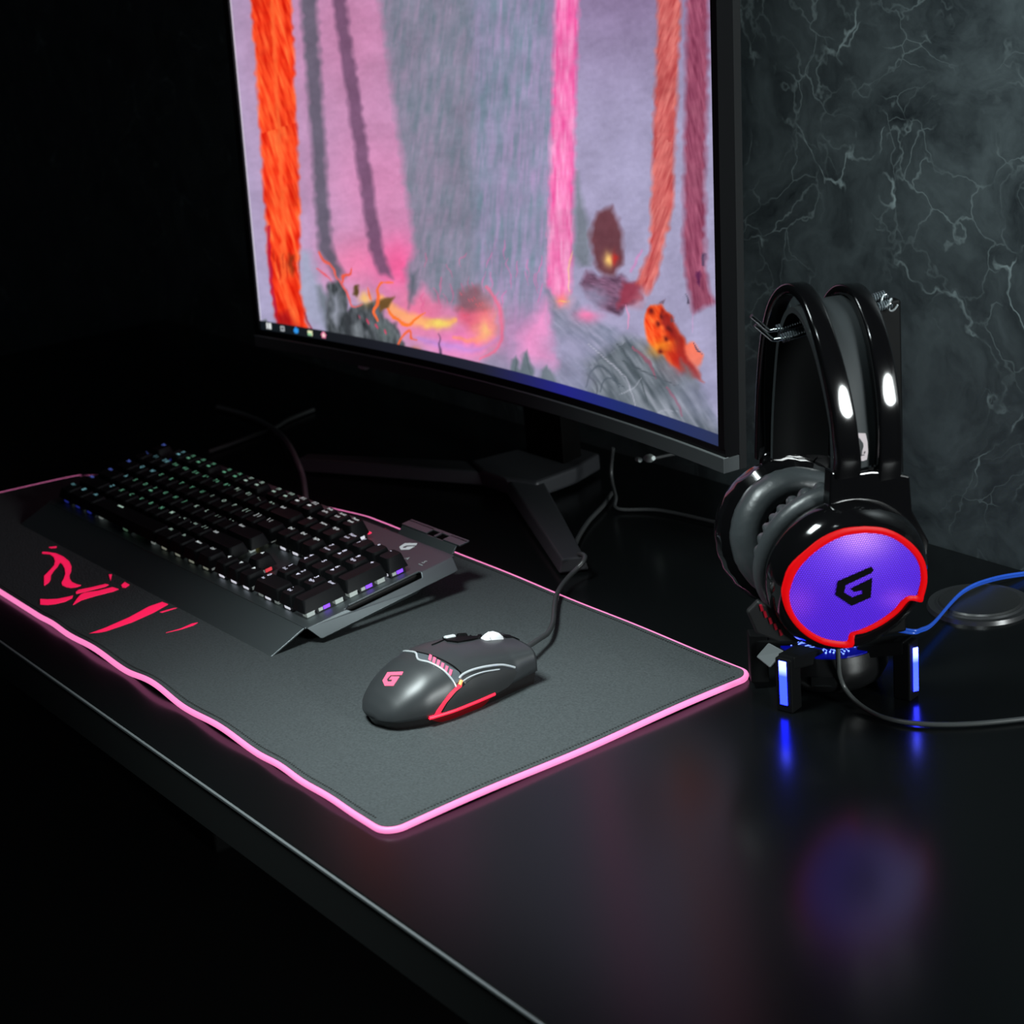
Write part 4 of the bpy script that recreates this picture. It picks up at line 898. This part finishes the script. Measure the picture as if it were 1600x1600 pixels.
# grille: concentric rings so the dome bulges slightly
vs = []; rings = 14; n = len(GR); gp = []
GS = [(v.x, v.y) for v in smooth_path([(x, y, 0) for x, y in GR+[GR[0]]], 3)][:-1]; n = len(GS)
for r_ in range(rings+1):
    t = r_/rings
    for x, y in GS:
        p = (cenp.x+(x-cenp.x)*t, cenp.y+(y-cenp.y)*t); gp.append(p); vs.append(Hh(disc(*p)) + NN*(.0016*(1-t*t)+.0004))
fs = []
for r_ in range(rings):
    for i in range(n): fs.append((r_*n+i, r_*n+(i+1) % n, (r_+1)*n+(i+1) % n, (r_+1)*n+i))
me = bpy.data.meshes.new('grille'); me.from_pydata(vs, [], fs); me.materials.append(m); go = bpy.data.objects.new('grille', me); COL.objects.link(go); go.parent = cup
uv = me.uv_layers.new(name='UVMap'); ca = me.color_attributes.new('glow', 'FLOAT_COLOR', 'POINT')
PITCH = .00158
for lp in me.loops:
    d = Vector(me.vertices[lp.vertex_index].co) - Hh(CUP); uv.data[lp.index].uv = ((d.dot(VR)-d.dot(VU)/sqrt(3))/PITCH, d.dot(VU)*2/sqrt(3)/PITCH)
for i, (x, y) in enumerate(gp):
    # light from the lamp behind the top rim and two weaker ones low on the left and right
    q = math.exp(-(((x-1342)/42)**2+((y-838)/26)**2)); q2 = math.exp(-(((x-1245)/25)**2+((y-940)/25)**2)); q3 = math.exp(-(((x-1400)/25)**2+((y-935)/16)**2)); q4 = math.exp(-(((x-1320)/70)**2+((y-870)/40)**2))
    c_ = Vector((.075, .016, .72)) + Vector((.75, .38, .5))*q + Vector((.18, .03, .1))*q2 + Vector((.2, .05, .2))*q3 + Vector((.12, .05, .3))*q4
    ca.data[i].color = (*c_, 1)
for p in me.polygons: p.use_smooth = True
mb = MB(); P0 = [Hh(disc(*p)) for p in RO]; P1 = [Hh(disc(*p)) for p in RI]
P0 = [v for v in smooth_path(P0+[P0[0]], 3)][:-1]; P1 = [v for v in smooth_path(P1+[P1[0]], 3)][:-1]; n = len(P0)
def lay(Pa, h): return [p+NN*h for p in Pa]
rows = [lay(P0, -.003), lay(P0, .0008), [a.lerp(b_, .3)+NN*.0018 for a, b_ in zip(P0, P1)], [a.lerp(b_, .7)+NN*.0018 for a, b_ in zip(P0, P1)], lay(P1, .0008), lay(P1, -.003)]
vs = [v for r_ in rows for v in r_]; fs = []
for r_ in range(5):
    for i in range(n): fs.append((r_*n+i, r_*n+(i+1) % n, (r_+1)*n+(i+1) % n, (r_+1)*n+i))
MB().add(vs, fs).build('light_ring', M_REDRING, cup, smooth=40)
G_HS = zm(Z8, k8, [(945, 486), (964, 515), (940, 545), (705, 655), (690, 725), (768, 770), (858, 737), (862, 700), (785, 718), (750, 690), (950, 592), (937, 768), (760, 847), (610, 747), (632, 622)])
MB().prism([Hh(disc(*p))+NN*.0022 for p in G_HS], NN*.0006).build('logo', M_BLACK, cup)
# cushion: rolled rim, then gathered pleats, on the inner side of the cup
MB().lathe([(.040, -.028), (.047, -.0275), (.0505, -.031), (.0515, -.0355), (.049, -.040), (.043, -.041)], Hh(CUP), NN, 72).build('cushion_rim', M_LEATHER, cup, smooth=60)
def pleat(a, q, r, h):
    k_ = abs(sin(a*17+.6*sin(a*5)))**.6
    return (r - (.0042*(1-k_) if q in (1, 2) else 0), h)
MB().lathe([(.0475, -.0395), (.0488, -.0425), (.0475, -.047), (.040, -.050), (.033, -.046)], Hh(CUP), NN, 204, fn=pleat).build('cushion_pleats', M_LEATHER, cup, smooth=50)
skp = [(1168, 958), (1186, 940), (1215, 955), (1240, 985), (1262, 1004), (1215, 1003), (1182, 990)]
MB().prism([Hh(disc(x, y, -.011)) for x, y in skp], -NN*.004).build('skirt', mat('skirt_black', (.012, .0125, .013), .5, spec=.2), cup, bevel=.0012)
for x, y in ((1189, 950), (1195, 960), (1203, 970), (1211, 979), (1219, 988)):                        # five vents let into the skirt
    q = [disc(x+a, y+b_, -.0108) for a, b_ in ((-3, -5), (1, -6), (4, 3), (0, 5))]
    MB().prism([Hh(p) for p in q], NN*.0006).build('vent_slot', M_VENT, cup)
# yoke plate carrying the near cup
yk = [(1288, 730), (1318, 734), (1350, 729), (1380, 730), (1410, 737), (1414, 790), (1440, 838), (1436, 880), (1240, 880), (1262, 825), (1285, 790)]
MB().prism([Hh(pe(x, y, .058)) for x, y in yk], EV*.010).build('yoke', M_BLACKGLOSS, hs, bevel=.0025, bseg=3)
# far cup
FN = Vector((.88, -.40, .2)).normalized(); FC = pe(1252, 838, -.004)
fcup = empty('ear_cup'); fcup.parent = hs
MB().lathe([(.024, -.004), (.026, .001), (.031, .0035), (.037, .0025), (.0415, -.002), (.0435, -.008), (.0425, -.015), (.038, -.019), (.024, -.019)], Hh(FC), FN, 72, fn=lambda a, q, r, h: (r*(1+.006*sin(a*23+sin(a*7)*2)*(1 if q in (4, 5, 6) else 0)), h)).build('cushion', M_LEATHER, fcup, smooth=60)
MB().lathe([(0, -.012), (.026, -.012), (.026, -.016), (0, -.016)], Hh(FC), FN, 40).build('speaker_cloth', M_BLACK, fcup)
MB().lathe([(0, -.017), (.042, -.017), (.0465, -.020), (.048, -.026), (.0465, -.036), (.040, -.042), (0, -.043)], Hh(FC), FN, 72, fn=lambda a, q, r, h: (r*(1+.012*(abs(sin(a*10))) if q in (2, 3, 4) else r), h) if False else (r + (.0008*abs(sin(a*12)) if q in (2, 3) else 0), h)).build('housing', M_BLACKGLOSS, fcup, smooth=30)
fy = [(1186, 708), (1192, 702), (1284, 702), (1291, 710), (1291, 760), (1278, 790), (1200, 790), (1184, 752)]
fo = MB().prism([Hh(pe(x, y, -.046)) for x, y in fy], EV*.008).build('yoke', M_BLACKGLOSS, hs, bevel=.0012)
for x, y in ((1198, 723), (1278, 722)):
    MB().lathe([(0, .0012), (.0028, .0012), (.0034, 0), (0, 0)], Hh(pe(x, y, -.038)), EV, 16).build('screw', M_BLACKGLOSS, fo, smooth=40)
# two rail arches
RAILS = [[(1322, 742, .066), (1324, 720, .068), (1321, 685, .069), (1314, 635, .067), (1300, 570, .059), (1283, 512, .046), (1266, 470, .031), (1247, 450, .015), (1229, 455, 0), (1214, 480, -.013), (1204, 525, -.026), (1198, 585, -.036), (1195, 645, -.041), (1194, 715, -.043)],
         [(1386, 745, .064), (1388, 720, .066), (1389, 685, .067), (1386, 625, .066), (1376, 555, .058), (1362, 500, .045), (1344, 462, .031), (1325, 450, .015), (1308, 459, 0), (1293, 490, -.013), (1284, 540, -.026), (1281, 600, -.036), (1281, 650, -.041), (1283, 715, -.043)]]
def rprof(a, b_, r, seg=4):
    out = []
    for cx, cy, a0 in ((1, 1, 0), (-1, 1, 90), (-1, -1, 180), (1, -1, 270)):
        for q in range(seg+1): t = radians(a0+90*q/seg); out.append((cx*(a-r)+r*cos(t), cy*(b_-r)+r*sin(t)))
    return out
for R_ in RAILS:
    P = smooth_path([Hh(pe(*p)) for p in R_], 6); n = len(P)
    wid = [1+.35*max(0, 1-i/(n*.45)) for i in range(n)]
    MB().tube(P, wid, prof=rprof(.0030, .0060, .0016), upv=SV).build('headband_rail', M_BLACKGLOSS, hs, smooth=50)
STR = [(1308, 735, .060), (1303, 690, .061), (1291, 620, .057), (1277, 560, .048), (1262, 515, .036), (1249, 489, .024), (1236, 480, .013), (1224, 492, .001), (1214, 530, -.012), (1208, 600, -.026), (1205, 660, -.033), (1204, 715, -.036)]
P = smooth_path([pe(*p) for p in STR], 6)
mb = MB(); vs = []; k = 13; wS = .0345
cenE = HC + EV*.012; zpk = max(p.z for p in P)-.006
for i, p in enumerate(P):
    a = P[max(i-1, 0)]; b_ = P[min(i+1, len(P)-1)]; t = (b_-a).normalized(); nr = SV.cross(t).normalized()
    if nr.dot(p-(cenE+ZV*.17)) < 0: nr = -nr
    for lay_ in (0, 1):
        for j in range(k):
            s_ = j/(k-1); bulge = .003*sin(pi*min(1, s_*1.25)*.5) - .011*max(0, (s_-.38)/.62)**1.7*min(1, max(0, (zpk-p.z)/.06))
            vs.append(Hh(p + SV*(wS*s_) + nr*(bulge if lay_ == 0 else bulge-.0035)))
fs = []; fin = []
for i in range(len(P)-1):
    for j in range(k-1):
        a = i*2*k+j; fs.append((a, a+1, a+2*k+1, a+2*k)); fin.append((a+k, a+3*k, a+3*k+1, a+k+1))
    a = i*2*k; fs += [(a, a+2*k, a+3*k, a+k)]; a += k-1; fs += [(a, a+k, a+3*k, a+2*k)]
fs += [tuple(range(k))+tuple(range(2*k-1, k-1, -1))]
mb.add(vs, fs); nv_ = len(mb.v); mb.add(vs, fin, 1)
strap = mb.build('headband_pad', [M_STRAP, M_BLACK], hs, smooth=60)
me = strap.data; SB_ = BVHTree.FromPolygons([v.co + HO for v in me.vertices], [tuple(p.vertices) for p in me.polygons])
def onstrap(x, y, off=.0005):
    d = ray(x, y).normalized(); h = SB_.ray_cast(CAM, d)
    return (h[0] - d*off - HO) if h[0] is not None else Hh(pe(x, y, .062))
stk = [(1334, 676), (1352, 677), (1355, 690), (1356, 706), (1354, 718), (1348, 720), (1336, 719), (1334, 700)]
sk = MB().prism([onstrap(x, y, .0002) for x, y in stk], EV*.0004).build('care_label', M_STICKER, hs)
mb = MB()
for a, b_ in (((1337, 685), (1343, 686)), ((1338, 690), (1338.6, 712)), ((1341, 692), (1341.6, 702)), ((1338, 712), (1351, 711)), ((1351, 709), (1352, 705))):
    p, q = onstrap(*a, .0009), onstrap(*b_, .0009); mb.tube([p, q], .00025, 4)
mb.build('print', M_INK, sk)
hcab = [on_z(1310, 1035, .03), on_z(1311, 1052, .022), on_z(1318, 1072, .012), on_z(1332, 1091, .006), on_z(1353, 1108, .003), on_z(1380, 1121, .0022), on_z(1420, 1129, .0022), on_z(1470, 1132, .0022), on_z(1531, 1130, .0022), on_z(1610, 1122, .0022)]
d = (hcab[1]-hcab[0]); hcab = [Vector((hcab[0].x, hcab[0].y, .05))] + hcab
MB().tube(smooth_path([Hh(p) for p in hcab], 6), .0016, 8).build('cable', mat('headset_cable', (.05, .055, .055), .3), hs, smooth=60)

# ------------------------------------------------------------------ light
def area(name, loc, target, size, power, col=(1, 1, 1), spread=180, sizey=None, shape='RECTANGLE'):
    l = bpy.data.lights.new(name, 'AREA'); l.energy = power; l.color = col; l.size = size; l.spread = radians(spread)
    if sizey: l.shape = shape; l.size_y = sizey
    o = bpy.data.objects.new(name, l); COL.objects.link(o); o.location = loc
    o.rotation_euler = (Vector(target)-Vector(loc)).to_track_quat('-Z', 'Y').to_euler(); return o
area('softbox_key', (-.10, -.16, .85), (-.03, .10, 0), .24, 1.5, (.88, 1., 1.), 50)
area('softbox_side', (1.5, .40, .42), (.1, .33, .2), .45, 3.2, (.93, 1., 1.), 60, .54, 'ELLIPSE')
area('added_wall_light', (.5, .0, 1.15), (.12, .56, .46), .2, 1.7, (.86, .98, 1.), 38)  # extra lamp with narrow spread, added to brighten the right part of the wall
w = bpy.data.worlds.new('world'); SC.world = w; w.use_nodes = True
w.node_tree.nodes['Background'].inputs[0].default_value = (.6, .8, 1, 1); w.node_tree.nodes['Background'].inputs[1].default_value = .006
SC.view_settings.view_transform = 'Standard'; SC.view_settings.look = 'None'; SC.view_settings.exposure = 0; SC.view_settings.gamma = 1
